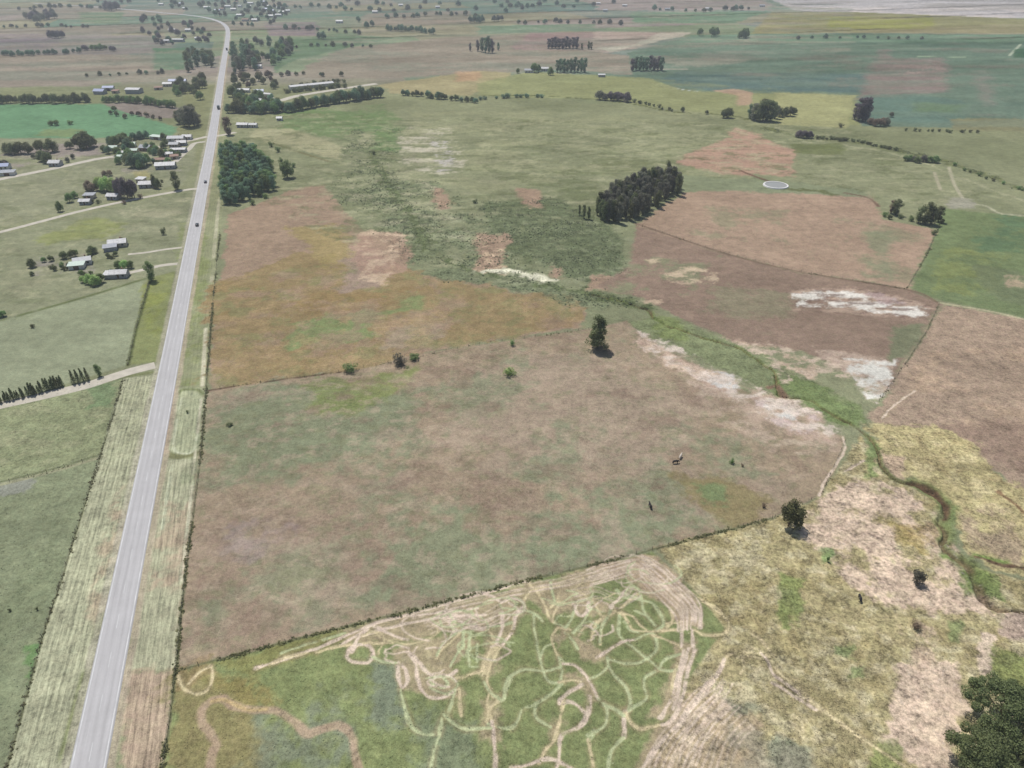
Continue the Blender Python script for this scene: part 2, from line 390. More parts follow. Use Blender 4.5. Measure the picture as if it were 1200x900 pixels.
field([(450, 350), (500, 348), (500, 368), (455, 368)], (132, 149, 103), 2, 10, .8, patch=(12, .42, .55, 37, 1))
field([(252, 330), (400, 305), (672, 350), (680, 386), (440, 427), (243, 457)], (136, 138, 100), 2, 8, .6, patch=(8, .50, .62, 121, 1.2))
field([(252, 330), (400, 305), (672, 350), (680, 386), (440, 427), (243, 457)], (160, 138, 120), 2, 8, .6, patch=(11, .52, .64, 122, 1.2))
field([(262, 360), (690, 350), (680, 386), (440, 427), (243, 457)], (176, 154, 118), 2, 8, .5, patch=(9, .52, .66, 38, 1))
# ---- the large brown paddock in the middle
MID = [(242, 458), (300, 449), (400, 436), (440, 429), (470, 419), (560, 405), (640, 393), (690, 386), (735, 376), (760, 400), (820, 430), (880, 462), (950, 490), (990, 515), (982, 545), (962, 580), (905, 606), (780, 640), (700, 660), (600, 683), (500, 710), (400, 735), (300, 760), (208, 784), (217, 675), (230, 560)]
field(MID, (163, 147, 126), .6, .8, tuft=.28)
MIDB = [(244, 460), (735, 378), (985, 515), (905, 604), (208, 782)]
field([(560, 440), (720, 420), (860, 480), (800, 560), (640, 570), (520, 520)], (172, 156, 138), 8, 30, .7)
field([(230, 600), (420, 560), (560, 640), (480, 710), (210, 780)], (154, 137, 120), 8, 30, .6)
field([(244, 460), (300, 450), (420, 440), (520, 450), (440, 510), (360, 540), (236, 560)], (137, 145, 117), 5, 24, .9)
field([(340, 448), (400, 437), (480, 424), (470, 452), (400, 475), (345, 480)], (133, 144, 92), 3, 14, .85)
field([(520, 600), (620, 600), (780, 590), (840, 600), (780, 640), (600, 682), (440, 724), (420, 690), (500, 640)], (139, 146, 118), 4, 30, .9)
field([(300, 640), (440, 640), (480, 720), (400, 734), (300, 700)], (139, 144, 118), 4, 30, .7, patch=(16, .45, .6, 41, 1))
field(MIDB, (138, 145, 118), 3, 10, .75, patch=(26, .52, .62, 42, 1.2))
field(MIDB, (136, 138, 108), 2, 6, .5, patch=(3.5, .54, .66, 123, 1.4))
field(MIDB, (178, 162, 142), 2, 6, .5, patch=(3, .55, .67, 124, 1.6))
field(MIDB, (170, 154, 136), 3, 10, .6, patch=(13, .55, .68, 43, 1.3))
field(MIDB, (146, 126, 112), 3, 10, .5, patch=(9, .56, .68, 44, 1.3))
field([(270, 620), (350, 600), (350, 650), (270, 650)], (156, 142, 142), 2, 12, .5, patch=(10, .4, .6, 45, 1))
field([(790, 550), (850, 552), (895, 585), (890, 606), (840, 615), (820, 590)], (146, 136, 98), 2, 10, .8)
field([(812, 562), (846, 566), (850, 588), (826, 588)], (126, 146, 104), 1.5, 6, .8)
# ---- scrub pasture north of the paddock
SCR = (117, 126, 98)
field([(400, 150), (470, 150), (470, 230), (500, 280), (540, 330), (480, 318), (430, 270), (400, 236)], SCR, 4, 20, .8, tuft=.9, patch=(16, .36, .52, 51, 1.2))
field([(430, 210), (520, 210), (560, 270), (640, 330), (720, 350), (700, 365), (600, 334), (520, 328), (460, 290)], (122, 131, 104), 4, 16, .9, tuft=1.0, patch=(12, .33, .5, 52, 1.2))
field([(560, 238), (640, 232), (700, 252), (730, 280), (745, 320), (690, 330), (620, 308), (560, 276)], (114, 124, 97), 3, 12, .95, tuft=.7)
field([(620, 200), (860, 195), (840, 225), (700, 250), (600, 240)], (122, 130, 98), 3, 12, .8, patch=(10, .45, .6, 53, 3))
field([(700, 178), (760, 180), (860, 200), (780, 208), (680, 200)], (122, 128, 96), 3, 8, .7, patch=(10, .42, .56, 54, 3))
field([(480, 130), (900, 130), (1000, 200), (760, 215), (600, 230), (480, 210)], (160, 162, 128), 3, 12, .6, patch=(15, .5, .64, 55, 3))
field([(400, 140), (520, 150), (500, 200), (560, 300), (470, 290), (400, 230)], (168, 164, 140), 2, 8, .6, patch=(5, .55, .68, 56, 2), bare=.5)
field([(470, 150), (530, 150), (545, 200), (500, 210), (470, 190)], (198, 192, 172), 2, 8, .9, patch=(9, .50, .62, 57, 3.5), bare=1)
field([(505, 165), (525, 165), (530, 200), (512, 202)], (196, 190, 188), 2, 6, .9, patch=(7, .42, .55, 58, 3), bare=1)
field([(330, 128), (450, 122), (470, 150), (400, 165), (330, 150)], (112, 138, 94), 3, 14, .75, patch=(22, .34, .5, 59, 1.6))
field([(440, 148), (470, 150), (470, 178), (440, 176)], (112, 138, 94), 3, 12, .75)
field([(300, 152), (340, 150), (400, 172), (398, 188), (330, 172), (290, 160)], (168, 166, 134), 2, 4, .9)
line([(320, 168), (350, 178), (388, 190)], (126, 124, 96), 1.5, .8)
field([(442, 100), (560, 83), (600, 85), (590, 96), (550, 112), (460, 110)], (170, 162, 128), 3, 8)
field([(535, 84), (562, 84), (562, 95), (535, 96)], (190, 158, 130), 3, 8, .7)
field([(560, 98), (620, 84), (760, 92), (800, 106), (940, 112), (1005, 116), (1010, 148), (900, 140), (800, 130), (700, 116), (560, 112)], (152, 156, 116), 3, 8, .9)
field([(790, 190), (870, 150), (900, 165), (935, 178), (920, 205), (860, 205), (800, 192)], (182, 152, 134), 3, 12, .95)
field([(835, 106), (860, 104), (880, 108), (878, 122), (862, 124), (862, 112)], (184, 156, 136), 2, 5, .8)
field([(904, 108), (1004, 112), (992, 150), (914, 146)], (168, 168, 126), 2, 6, .85)
field([(270, 130), (1000, 150), (1200, 235), (1100, 240), (800, 220), (700, 240), (640, 330), (420, 300), (300, 230)], (174, 173, 142), 1.5, 6, .55, patch=(6, .54, .68, 111, 2.4))
field([(270, 130), (1000, 150), (1200, 235), (1100, 240), (800, 220), (700, 240), (640, 330), (420, 300), (300, 230)], (112, 120, 90), 1.5, 6, .6, patch=(7, .56, .68, 112, 2.2))
field([(BIG, 180), (230, 180), (215, 300), (170, 330), (0, 380), (BIG, 480)], (170, 170, 140), 1.5, 6, .5, patch=(5, .55, .68, 113, 2.4))
field([(BIG, 180), (230, 180), (215, 300), (170, 330), (0, 380), (BIG, 480)], (120, 128, 98), 1.5, 6, .5, patch=(6, .56, .68, 114, 2.4))
field([(470, 260), (760, 240), (800, 360), (700, 350), (560, 330)], (160, 164, 136), 1.5, 5, .45, patch=(3.5, .52, .64, 115, 1.8))
field([(560, 240), (640, 234), (700, 254), (728, 280), (735, 312), (690, 322), (620, 302), (570, 276)], (108, 117, 92), 3, 14, .75, tuft=.9, patch=(7, .28, .50, 126, 1.6))
# pinkish patches among the scrub
for q in ([(505, 222), (520, 222), (525, 245), (510, 246)], [(548, 274), (590, 276), (592, 318), (568, 322), (560, 296)], [(700, 320), (770, 325), (740, 345), (690, 338)],
          [(600, 218), (628, 222), (632, 246), (606, 240)], [(420, 276), (470, 272), (490, 300), (470, 322), (420, 326), (410, 300)], [(644, 312), (662, 312), (660, 328), (646, 326)]):
    field(q, (172, 145, 128), 2, 10, .8)
field([(425, 270), (480, 275), (450, 335), (420, 330)], (198, 176, 152), 1.5, 6, .8, patch=(6, .5, .62, 60, 1.5), bare=1)
field([(560, 300), (590, 290), (598, 322), (565, 320)], (206, 182, 154), 1.5, 6, .7, patch=(6, .5, .62, 61, 1.5), bare=1)
line([(556, 318), (580, 318), (605, 320), (632, 326), (652, 331)], (222, 220, 196), 2.6, 1.5, wob=5, brk=(8, .32, .48), bare=1)
# ---- fields right of the grove
field([(743, 263), (764, 248), (800, 226), (860, 222), (1018, 229), (1030, 240), (1032, 256), (1096, 270), (1062, 338), (1000, 327), (940, 318), (850, 297), (790, 280)], (172, 150, 131), 1.5, 4)
field([(800, 205), (930, 212), (1010, 222), (1018, 232), (840, 224), (790, 226)], (140, 148, 120), 2, 10, .9)
field([(760, 235), (1080, 262), (1060, 330), (850, 290)], (148, 146, 120), 3, 14, .7, patch=(24, .53, .63, 62, 1))
field([(1005, 270), (1045, 270), (1040, 325), (1008, 322)], (137, 146, 118), 3, 10, .7, patch=(18, .36, .5, 63, 1))
field([(745, 264), (850, 298), (940, 319), (1062, 338), (1100, 356), (1085, 385), (1060, 425), (1045, 458), (1010, 440), (940, 412), (860, 400), (800, 376), (755, 350), (700, 336), (740, 312)], (150, 131, 117), 1.5, 3)
field([(1040, 385), (1085, 380), (1062, 420), (1042, 424)], (128, 134, 108), 1.5, 4, .9)
field([(755, 300), (850, 302), (800, 360), (720, 345)], (134, 142, 112), 3, 12, .7, patch=(12, .45, .58, 64, 1.4))
field([(840, 330), (960, 350), (900, 395), (820, 370)], (140, 138, 114), 3, 12, .7, patch=(18, .48, .6, 65, 1.4))
field([(760, 302), (800, 306), (850, 322), (842, 336), (790, 332), (768, 312)], (206, 186, 160), 1.5, 6, .85, patch=(6, .48, .6, 66, 2.5), bare=1)
field([(744, 345), (775, 348), (782, 368), (755, 362)], (206, 182, 158), 1.5, 5, .8, patch=(5, .44, .56, 67, 2), bare=1)
# white salt pans
field([(928, 340), (1000, 336), (1060, 350), (1096, 362), (1092, 376), (1040, 376), (1000, 368), (930, 364)], (190, 168, 150), 1.5, 4, .7, patch=(8, .42, .55, 68, 3), bare=1)
field([(932, 343), (990, 341), (1030, 350), (1092, 362), (1086, 372), (1030, 370), (1000, 362), (934, 360)], (226, 222, 214), 1.0, 5, .95, patch=(5, .40, .56, 69, 2.6), bare=1)
field([(1000, 343), (1028, 345), (1062, 358), (1040, 360)], (190, 168, 170), 1.5, 6, .5, bare=1)
field([(850, 396), (905, 405), (950, 425), (960, 450), (930, 448), (900, 420)], (204, 180, 160), 1.5, 6, .85, patch=(7, .44, .56, 70, 2), bare=1)
field([(940, 405), (990, 412), (1054, 424), (1038, 462), (1020, 468), (1000, 440)], (196, 176, 160), 1.5, 5, .8, patch=(7, .38, .5, 71, 2), bare=1)
field([(988, 420), (1054, 423), (1040, 460), (1022, 468), (1000, 446)], (220, 219, 212), .8, 4, .95, patch=(5, .36, .56, 72, 1.6), bare=1)
# ground along the creek
field([(735, 378), (765, 375), (800, 383), (870, 404), (912, 425), (960, 450), (1012, 475), (1018, 500), (1000, 505), (960, 488), (905, 470), (870, 440), (800, 415), (765, 405)], (134, 143, 108), 1, 6, .9, tuft=.6)
field([(760, 372), (800, 378), (800, 402), (770, 398)], (132, 145, 94), 1, 6, .7, patch=(7, .3, .5, 132, 1.3))
field([(905, 462), (925, 440), (960, 450), (1012, 474), (1016, 502), (990, 500), (950, 486)], (121, 138, 92), 1, 6, .8, patch=(9, .25, .45, 131, 1.3))
field([(735, 384), (760, 396), (800, 422), (860, 440), (905, 465), (960, 480), (992, 515), (960, 524), (900, 505), (850, 470), (790, 435), (745, 408)], (194, 170, 154), 1.5, 7, .8, patch=(10, .36, .52, 73, 1.2), bare=1)
field([(740, 388), (800, 424), (862, 442), (866, 455), (800, 438), (752, 410)], (212, 190, 170), 1, 5, .9, patch=(5, .42, .56, 74, 1.3), bare=1)
field([(830, 434), (868, 440), (866, 458), (838, 452)], (214, 214, 212), 1, 4, .9, patch=(3, .4, .56, 75, 1.3), bare=1)
field([(880, 470), (940, 478), (972, 500), (950, 516), (905, 496)], (206, 188, 184), 1, 4, .8, patch=(4, .44, .58, 76, 1.3), bare=1)
field([(895, 476), (930, 480), (935, 492), (905, 494)], (216, 218, 214), 1, 3, .85, patch=(3, .40, .56, 77, 1.3), bare=1)
field([(800, 455), (880, 475), (990, 520), (985, 545), (900, 530)], (192, 172, 154), 2, 8, .6, patch=(6, .48, .62, 78, 1.4), bare=.7)
field([(742, 388), (800, 412), (862, 438), (905, 465), (960, 480), (990, 512), (940, 515), (880, 480), (800, 436), (748, 408)], (222, 208, 196), 1, 6, .8, patch=(4, .46, .60, 151, 2.0), bare=1)
field([(800, 440), (900, 480), (985, 520), (960, 545), (860, 500)], (196, 178, 160), 1, 6, .6, patch=(3, .50, .62, 152, 2.0), bare=.8)
field([(845, 394), (900, 402), (960, 420), (1000, 424), (985, 445), (940, 440), (915, 425), (925, 452), (905, 440), (880, 408)], (212, 192, 174), 1, 5, .8, patch=(4, .46, .6, 153, 2.2), bare=1)
field([(930, 338), (1000, 334), (1096, 360), (1094, 378), (1000, 372), (928, 366)], (126, 106, 98), 1, 4, .7, patch=(3, .56, .66, 154, 3))
# right side
GRF = (124, 138, 102)
field([(1104, 244), (1200, 254), (RIG, 330), (RIG, 560), (1200, 372), (1100, 352), (1064, 338), (1085, 300)], GRF, 1.5, 3)
field([(1100, 290), (1200, 290), (1160, 345), (1070, 338)], (138, 147, 98), 2, 18, .75, patch=(14, .35, .55, 85, 1.2))
field([(1140, 250), (1230, 258), (1230, 300), (1140, 290)], (104, 130, 102), 2, 14, .7, patch=(16, .36, .52, 80, 1.2))
field([(1145, 312), (1200, 318), (1240, 345), (1240, 375), (1150, 345)], (122, 132, 104), 2, 8, .8)
field([(1180, 325), (1240, 325), (1240, 345), (1180, 340)], (190, 168, 146), 1.5, 6, .7, patch=(8, .4, .55, 81, 1.5))
field([(1102, 356), (1200, 374), (RIG, 580), (RIG, 900), (1200, 640), (1180, 560), (1100, 520), (1030, 500), (1018, 488), (1040, 465), (1062, 425), (1088, 385)], (167, 148, 130), 1, 3, tuft=.5)
field([(1060, 420), (1200, 400), (1300, 480), (1200, 560), (1100, 500)], (190, 166, 142), 2, 8, .6, patch=(8, .50, .62, 82, 1.4))
field([(1080, 500), (1200, 490), (1260, 560), (1200, 560), (1140, 540)], (150, 130, 116), 2, 10, .8)
field([(1020, 496), (1080, 498), (1140, 520), (1170, 560), (1230, 590), (RIG, 900), (RIG, 1200), (1200, 680), (1160, 668), (1120, 640), (1112, 590), (1070, 566), (1032, 545)], (184, 173, 130), 1, 6, tuft=.9)
field([(1040, 500), (1140, 520), (1170, 560), (1230, 600), (1200, 660), (1120, 640), (1110, 590), (1060, 560)], (202, 190, 150), 1, 6, .7, patch=(4, .48, .62, 133, 1.3))
field([(1040, 500), (1140, 520), (1170, 560), (1230, 600), (1200, 660), (1120, 640), (1110, 590), (1060, 560)], (158, 144, 108), 1, 6, .6, patch=(5, .52, .64, 134, 1.3))
field([(1120, 600), (1200, 606), (1200, 660), (1140, 656)], (168, 150, 130), 1.5, 8, .8, patch=(9, .36, .52, 83, 1.2))
field([(1030, 530), (1064, 540), (1060, 570), (1036, 560)], (196, 172, 152), 1, 4, .8)
# dry grass, lower right
DRY = [(770, 642), (830, 627), (905, 608), (962, 582), (985, 548), (1010, 510), (1030, 545), (1062, 570), (1098, 586), (1108, 640), (1150, 668), (1200, 682), (RIG, 1200), (RIG, 2200), (760, 2200), (700, 1100), (755, 900), (800, 800), (848, 742), (820, 700)]
field(DRY, (170, 160, 122), .8, 2, tuft=1.0)
field(DRY, (196, 187, 154), 1, 2, .8, patch=(3.2, .50, .64, 90, 1.3), tuft=1.0)
field(DRY, (154, 142, 102), 1, 2, .55, patch=(6, .54, .66, 91, 1.2), tuft=1.0)
field([(960, 586), (1010, 560), (1060, 575), (1100, 620), (1150, 700), (1160, 720), (1100, 715), (1040, 705), (1000, 690), (960, 640), (930, 625)], (208, 186, 166), 1, 5, .9, patch=(8, .34, .48, 92, 1.1), bare=1)
field([(1060, 590), (1090, 600), (1120, 660), (1085, 655), (1050, 620)], (168, 148, 118), 1, 4, .8, patch=(6, .44, .54, 93, 1))
field([(1040, 615), (1075, 618), (1085, 650), (1055, 640)], (160, 144, 92), 1, 4, .7)
field([(1055, 780), (1120, 780), (1130, 840), (1112, 905), (1040, 880), (1046, 830)], (207, 186, 166), 1, 4, .95, bare=1)
field([(1050, 720), (1100, 735), (1090, 790), (1060, 780)], (200, 178, 156), 1, 4, .8, patch=(6, .42, .54, 94, 1), bare=1)
field([(1150, 742), (1166, 744), (1162, 792), (1148, 790)], (216, 196, 176), .6, 2, .9, bare=1)
field([(1164, 760), (1240, 780), (1240, 860), (1160, 790)], (128, 140, 84), .8, 4, .8)
field([(1120, 670), (1160, 672), (1172, 706), (1130, 700)], (120, 142, 82), .8, 4, .8)
field([(1165, 715), (1230, 728), (1230, 760), (1170, 745)], (176, 156, 146), .8, 4, .8)
for q, c in (([(918, 675), (944, 678), (944, 712), (932, 738), (918, 736)], (126, 142, 86)), ([(985, 755), (1003, 755), (1003, 770), (985, 768)], (128, 146, 98)), ([(1003, 780), (1018, 780), (1018, 795), (1002, 796)], (128, 146, 98)),
             ([(1110, 728), (1128, 728), (1130, 750), (1112, 748)], (126, 142, 96)), ([(905, 866), (945, 866), (950, 905), (905, 910)], (132, 142, 122)), ([(1020, 872), (1056, 870), (1060, 910), (1022, 910)], (128, 142, 86)),
             ([(1018, 520), (1032, 522), (1028, 560), (1016, 560)], (122, 142, 92)), ([(962, 640), (975, 640), (975, 660), (964, 660)], (120, 150, 96))):
    field(q, c, .8, 3, .75)
# ---- trampled green paddock, bottom
GRN = (131, 141, 97)
GP = [(206, 787), (300, 762), (400, 737), (500, 712), (600, 685), (700, 662), (765, 646), (790, 672), (822, 700), (850, 738), (812, 790), (795, 830), (770, 880), (700, 1100), (150, 1130), (191, 900)]
field(GP, GRN, .5, .5, tuft=.45)
field(GP, (150, 158, 110), .5, 2, .5, patch=(3, .58, .7, 101, 1))
field([(191, 900), (206, 790), (300, 830), (330, 900), (300, 1100), (150, 1130)], (146, 138, 98), 2, 8, .9)
field([(230, 800), (300, 790), (330, 820), (300, 840)], (150, 138, 90), 2, 8, .8)
field([(300, 840), (430, 820), (440, 900), (430, 1000), (300, 1000)], (130, 138, 118), 3, 12, .8, patch=(10, .38, .54, 102, .8))
field([(440, 780), (480, 782), (485, 850), (450, 850)], (128, 138, 124), 2, 7, .7)
field([(505, 835), (560, 840), (560, 920), (500, 920)], (132, 142, 118), 2, 7, .7)
field([(206, 787), (250, 776), (260, 790), (210, 812)], (150, 130, 96), 1, 4, .7)
field([(250, 776), (400, 738), (410, 752), (300, 790)], (140, 138, 88), 1, 3, .7)
# worn, dusty ground under the busiest tracks
WORN = (178, 160, 134)
for q, a in (([(400, 742), (520, 708), (690, 665), (765, 648), (800, 680), (822, 715), (818, 738), (796, 738), (785, 710), (755, 690), (740, 670), (700, 682), (690, 700), (720, 712), (690, 722), (660, 715), (640, 725), (620, 700), (600, 712), (570, 740), (520, 735), (490, 752), (420, 758)], .75),
             ([(690, 663), (765, 648), (800, 680), (822, 715), (820, 738), (796, 738), (782, 706), (752, 684)], .9), ([(466, 762), (540, 735), (560, 750), (530, 780), (540, 815), (510, 822), (485, 808), (474, 808)], .7), ([(570, 745), (606, 700), (612, 720), (590, 750), (585, 790), (565, 800), (566, 770)], .6),
             ([(672, 745), (700, 760), (712, 765), (708, 775), (680, 772), (668, 755)], .8), ([(670, 788), (690, 800), (702, 825), (692, 824), (678, 805), (660, 798)], .8),
             ([(796, 756), (820, 752), (812, 790), (796, 830), (770, 850), (760, 846), (780, 800), (790, 780)], .8), ([(645, 745), (660, 736), (666, 742), (650, 760)], .7),
             ([(790, 830), (830, 810), (850, 820), (890, 840), (900, 900), (860, 1000), (700, 1000), (752, 900)], .8), ([(567, 820), (585, 820), (586, 870), (566, 872)], .7), ([(648, 842), (662, 846), (660, 870), (648, 872)], .7)):
    field(q, WORN, 1, 3, a, bare=.6)
field([(860, 850), (1000, 870), (1000, 960), (860, 1000)], (150, 146, 128), 2, 8, .7, patch=(9, .4, .55, 103, 1.5))
field([(855, 825), (890, 825), (890, 835), (858, 835)], (136, 142, 124), 1, 3, .7)

TW = .36                                  # half width of a wheel track, metres
GT = (186, 194, 152); PT = (218, 200, 182); YT = (208, 194, 156)
tracks = [
 (GT, [(722, 692), (728, 700), (745, 702), (762, 705), (772, 715), (777, 730), (770, 738)]),
 (GT, [(725, 718), (724, 730), (727, 745), (742, 758), (760, 772), (771, 783)]),
 (PT, [(700, 770), (715, 760), (730, 752), (745, 750)]), (GT, [(745, 750), (756, 744), (765, 742), (770, 750), (768, 762), (760, 771), (748, 777), (735, 777), (715, 773)]),
 (YT, [(765, 744), (780, 750), (795, 756), (802, 762)]), (GT, [(772, 784), (781, 772), (799, 767)]), (GT, [(772, 784), (785, 786), (796, 785)]),
 (GT, [(772, 784), (758, 793), (755, 805), (757, 818), (750, 825), (736, 834)]),
 (GT, [(712, 770), (714, 780), (722, 792), (733, 805), (738, 820), (737, 832)]), (PT, [(733, 835), (732, 850), (731, 862)]), (GT, [(731, 862), (722, 872), (713, 885), (711, 905)]),
 (YT, [(733, 835), (742, 848), (752, 854), (765, 853), (775, 850)]),
 (GT, [(625, 722), (627, 740), (630, 760), (633, 775), (638, 792), (645, 800), (656, 801)]), (GT, [(632, 770), (638, 758), (648, 754)]),
 (YT, [(656, 735), (648, 745), (648, 758), (655, 770)]), (GT, [(655, 770), (663, 778)]), (PT, [(660, 778), (674, 780), (685, 790), (692, 800), (700, 818)]),
 (GT, [(700, 818), (708, 825), (711, 835), (708, 848), (695, 858), (689, 867)]), (YT, [(689, 867), (692, 885), (695, 905)]), (GT, [(706, 825), (718, 830), (732, 838)]),
 (GT, [(656, 772), (658, 785), (657, 798)]), (GT, [(657, 782), (640, 786), (615, 785), (600, 792), (593, 805), (592, 818), (584, 823)]),
 (GT, [(658, 803), (645, 815), (628, 825), (612, 832), (606, 845), (600, 852), (588, 853), (572, 848)]),
 (GT, [(628, 825), (627, 838), (635, 845), (645, 851)]), (YT, [(575, 812), (572, 826), (576, 845), (580, 852)]), (YT, [(584, 823), (574, 832), (570, 845)]), (PT, [(576, 845), (579, 865), (580, 905)]),
 (PT, [(655, 825), (668, 824), (680, 830), (685, 842), (678, 852), (665, 858), (656, 868), (654, 905)]), (PT, [(690, 815), (688, 835), (680, 850)]), (YT, [(660, 822), (656, 845), (648, 868), (638, 880), (633, 895)]), (PT, [(600, 900), (620, 896), (640, 890), (655, 893), (672, 902)]),
 (GT, [(695, 855), (688, 862)]), (YT, [(655, 800), (672, 798), (682, 800)]), (PT, [(683, 803), (668, 812), (655, 822)]), (GT, [(713, 780), (703, 790), (692, 796)]),
 (YT, [(619, 682), (628, 692), (636, 705), (641, 718), (648, 728), (658, 735), (668, 738)]), (YT, [(615, 703), (625, 692), (640, 688), (655, 686)]), (GT, [(645, 682), (646, 692), (650, 705)]),
 (GT, [(606, 715), (622, 718), (636, 728)]), (YT, [(645, 712), (652, 707), (660, 706)]), (YT, [(648, 728), (650, 718), (655, 710)]), (GT, [(664, 735), (672, 722), (678, 705)]), (GT, [(672, 742), (684, 728), (692, 712)]), (GT, [(664, 742), (672, 752), (676, 760)]),
 (PT, [(675, 706), (676, 716), (682, 722), (688, 716), (690, 706)]), (YT, [(692, 700), (698, 712), (706, 722), (720, 716)]), (YT, [(708, 722), (706, 738), (703, 755)]), (GT, [(716, 712), (708, 730), (703, 752)]), (YT, [(704, 725), (696, 740), (692, 750)]), (YT, [(700, 728), (686, 736), (678, 745)]),
 (YT, [(724, 718), (740, 722), (750, 732), (758, 738)]), (YT, [(727, 718), (736, 730), (742, 738), (760, 740), (775, 738)]), (GT, [(730, 728), (738, 738), (748, 741)]), (PT, [(715, 712), (725, 702), (732, 692)]), (YT, [(728, 712), (740, 702), (748, 696)]), (GT, [(741, 698), (752, 700), (748, 690), (738, 688), (732, 696), (742, 700)]),
 (GT, [(752, 700), (755, 715), (762, 725), (768, 732)]), (GT, [(744, 716), (756, 720)]), (YT, [(780, 730), (790, 730), (800, 729)]), (YT, [(776, 738), (788, 738), (800, 738)]), (YT, [(785, 715), (788, 726), (780, 735)]),
 (PT, [(798, 738), (799, 750), (800, 758)]), (PT, [(813, 738), (812, 750), (812, 758)]), (YT, [(795, 778), (790, 795), (787, 808), (790, 815)]), (PT, [(803, 762), (798, 785), (790, 812), (780, 828), (772, 842)]), (PT, [(814, 762), (808, 785), (802, 812), (792, 832), (783, 845), (775, 850)]), (PT, [(808, 760), (800, 790), (795, 812), (787, 830)]),
 (YT, [(810, 694), (830, 708), (848, 722), (854, 732), (849, 742), (838, 744)]), (YT, [(822, 704), (840, 712), (850, 725)]), (YT, [(815, 738), (826, 744), (840, 744)]),
 (PT, [(400, 757), (440, 732), (480, 722), (530, 716), (560, 712)]), (PT, [(425, 745), (470, 733), (520, 722), (570, 720)]), (PT, [(300, 782), (345, 768), (390, 752), (430, 735), (500, 714), (600, 686), (620, 682)]),
 (GT, [(330, 765), (370, 752), (405, 742)]), (YT, [(315, 778), (335, 770), (358, 765)]), (YT, [(370, 763), (395, 758), (412, 756)]),
 (PT, [(407, 772), (411, 761), (421, 756), (433, 759), (437, 768), (432, 777), (420, 778), (410, 776), (407, 770)]), (PT, [(413, 765), (420, 748), (432, 738)]), (PT, [(440, 735), (455, 742), (468, 748), (478, 750)]), (YT, [(424, 745), (438, 741), (450, 745), (449, 753), (436, 755)]), (YT, [(426, 754), (445, 754), (460, 754)]),
 (GT, [(437, 770), (448, 776), (466, 778)]), (PT, [(468, 777), (476, 785), (478, 798), (472, 806), (468, 796), (467, 782)]), (PT, [(478, 765), (488, 780), (490, 795), (496, 812), (508, 819), (522, 816), (532, 808)]), (PT, [(485, 770), (495, 782), (508, 792), (525, 791), (535, 785)]), (GT, [(504, 796), (516, 792), (524, 800), (518, 806), (507, 802)]),
 (GT, [(470, 808), (473, 828), (480, 848), (494, 859), (507, 862)]), (GT, [(532, 808), (528, 825), (525, 838)]), (GT, [(518, 842), (514, 860), (507, 880), (504, 905)]), 
 (PT, [(522, 722), (523, 712), (530, 703), (542, 700)]), (PT, [(540, 697), (560, 694), (576, 698), (588, 706)]), (PT, [(521, 722), (540, 727), (560, 737), (572, 738)]), (YT, [(510, 772), (516, 762), (530, 750), (540, 740)]), (GT, [(543, 740), (543, 760)]), (GT, [(551, 742), (550, 775)]), (GT, [(560, 755), (560, 775)]), (GT, [(511, 768), (520, 752), (534, 742)]), (GT, [(528, 780), (535, 768), (544, 756)]),
 (YT, [(570, 738), (577, 745), (579, 756), (570, 770), (566, 780)]), (YT, [(604, 722), (598, 740), (588, 758), (572, 778), (566, 792)]), (PT, [(612, 712), (606, 722), (600, 740), (590, 755)]), (PT, [(588, 706), (600, 702), (612, 705), (614, 715), (604, 724)]), (GT, [(570, 735), (585, 734), (600, 730)]), (PT, [(590, 718), (588, 735), (582, 755)]), (YT, [(575, 778), (572, 800), (580, 818)]), (GT, [(568, 800), (576, 812), (586, 820)]),
 (YT, [(534, 794), (552, 790), (566, 786)]), (YT, [(536, 806), (538, 825), (540, 838)]), (GT, [(592, 818), (596, 806), (600, 796)]), (GT, [(520, 838), (535, 850), (552, 853), (575, 853)]),
 (YT, [(583, 757), (572, 772), (562, 790)]), (YT, [(587, 757), (577, 775), (570, 790)]),
 (YT, [(208, 792), (214, 805), (226, 813), (240, 810), (248, 800), (249, 785), (246, 779)]), (YT, [(220, 800), (232, 788), (248, 780)]),
 (YT, [(896, 768), (880, 764), (862, 764), (850, 772), (838, 788), (828, 805), (822, 818)]), (YT, [(893, 772), (876, 768), (864, 770)]), (PT, [(830, 800), (818, 822), (800, 840), (775, 870), (750, 905)]), (PT, [(850, 772), (843, 785), (828, 812)]),
 (PT, [(892, 765), (900, 775), (905, 790), (922, 802), (945, 818)]), (YT, [(880, 758), (900, 768), (912, 788), (935, 806), (965, 832), (990, 850), (1020, 872), (1060, 898)]), (PT, [(905, 800), (930, 815), (955, 830)]), (YT, [(880, 742), (893, 752), (910, 772)]), (YT, [(930, 838), (940, 845), (943, 858)]),
 (YT, [(868, 790), (872, 782), (870, 772)]), (YT, [(940, 812), (970, 838), (1005, 862)]),
 (PT, [(1072, 458), (1058, 468), (1044, 478), (1034, 490)]), (PT, [(988, 512), (990, 525), (980, 545), (968, 562), (960, 580)]), (PT, [(1012, 540), (998, 548), (990, 552)]),
]
for c, pts in tracks:
    line(pts, (158, 146, 114), .85, .6, alpha=.45, wob=.9, brk=(3, .30, .5))
for c, pts in tracks: line(pts, c, TW if c is not PT else TW * 1.2, .24, alpha=.9, dz=-.08, wob=.6, brk=(1.6, .12, .38))
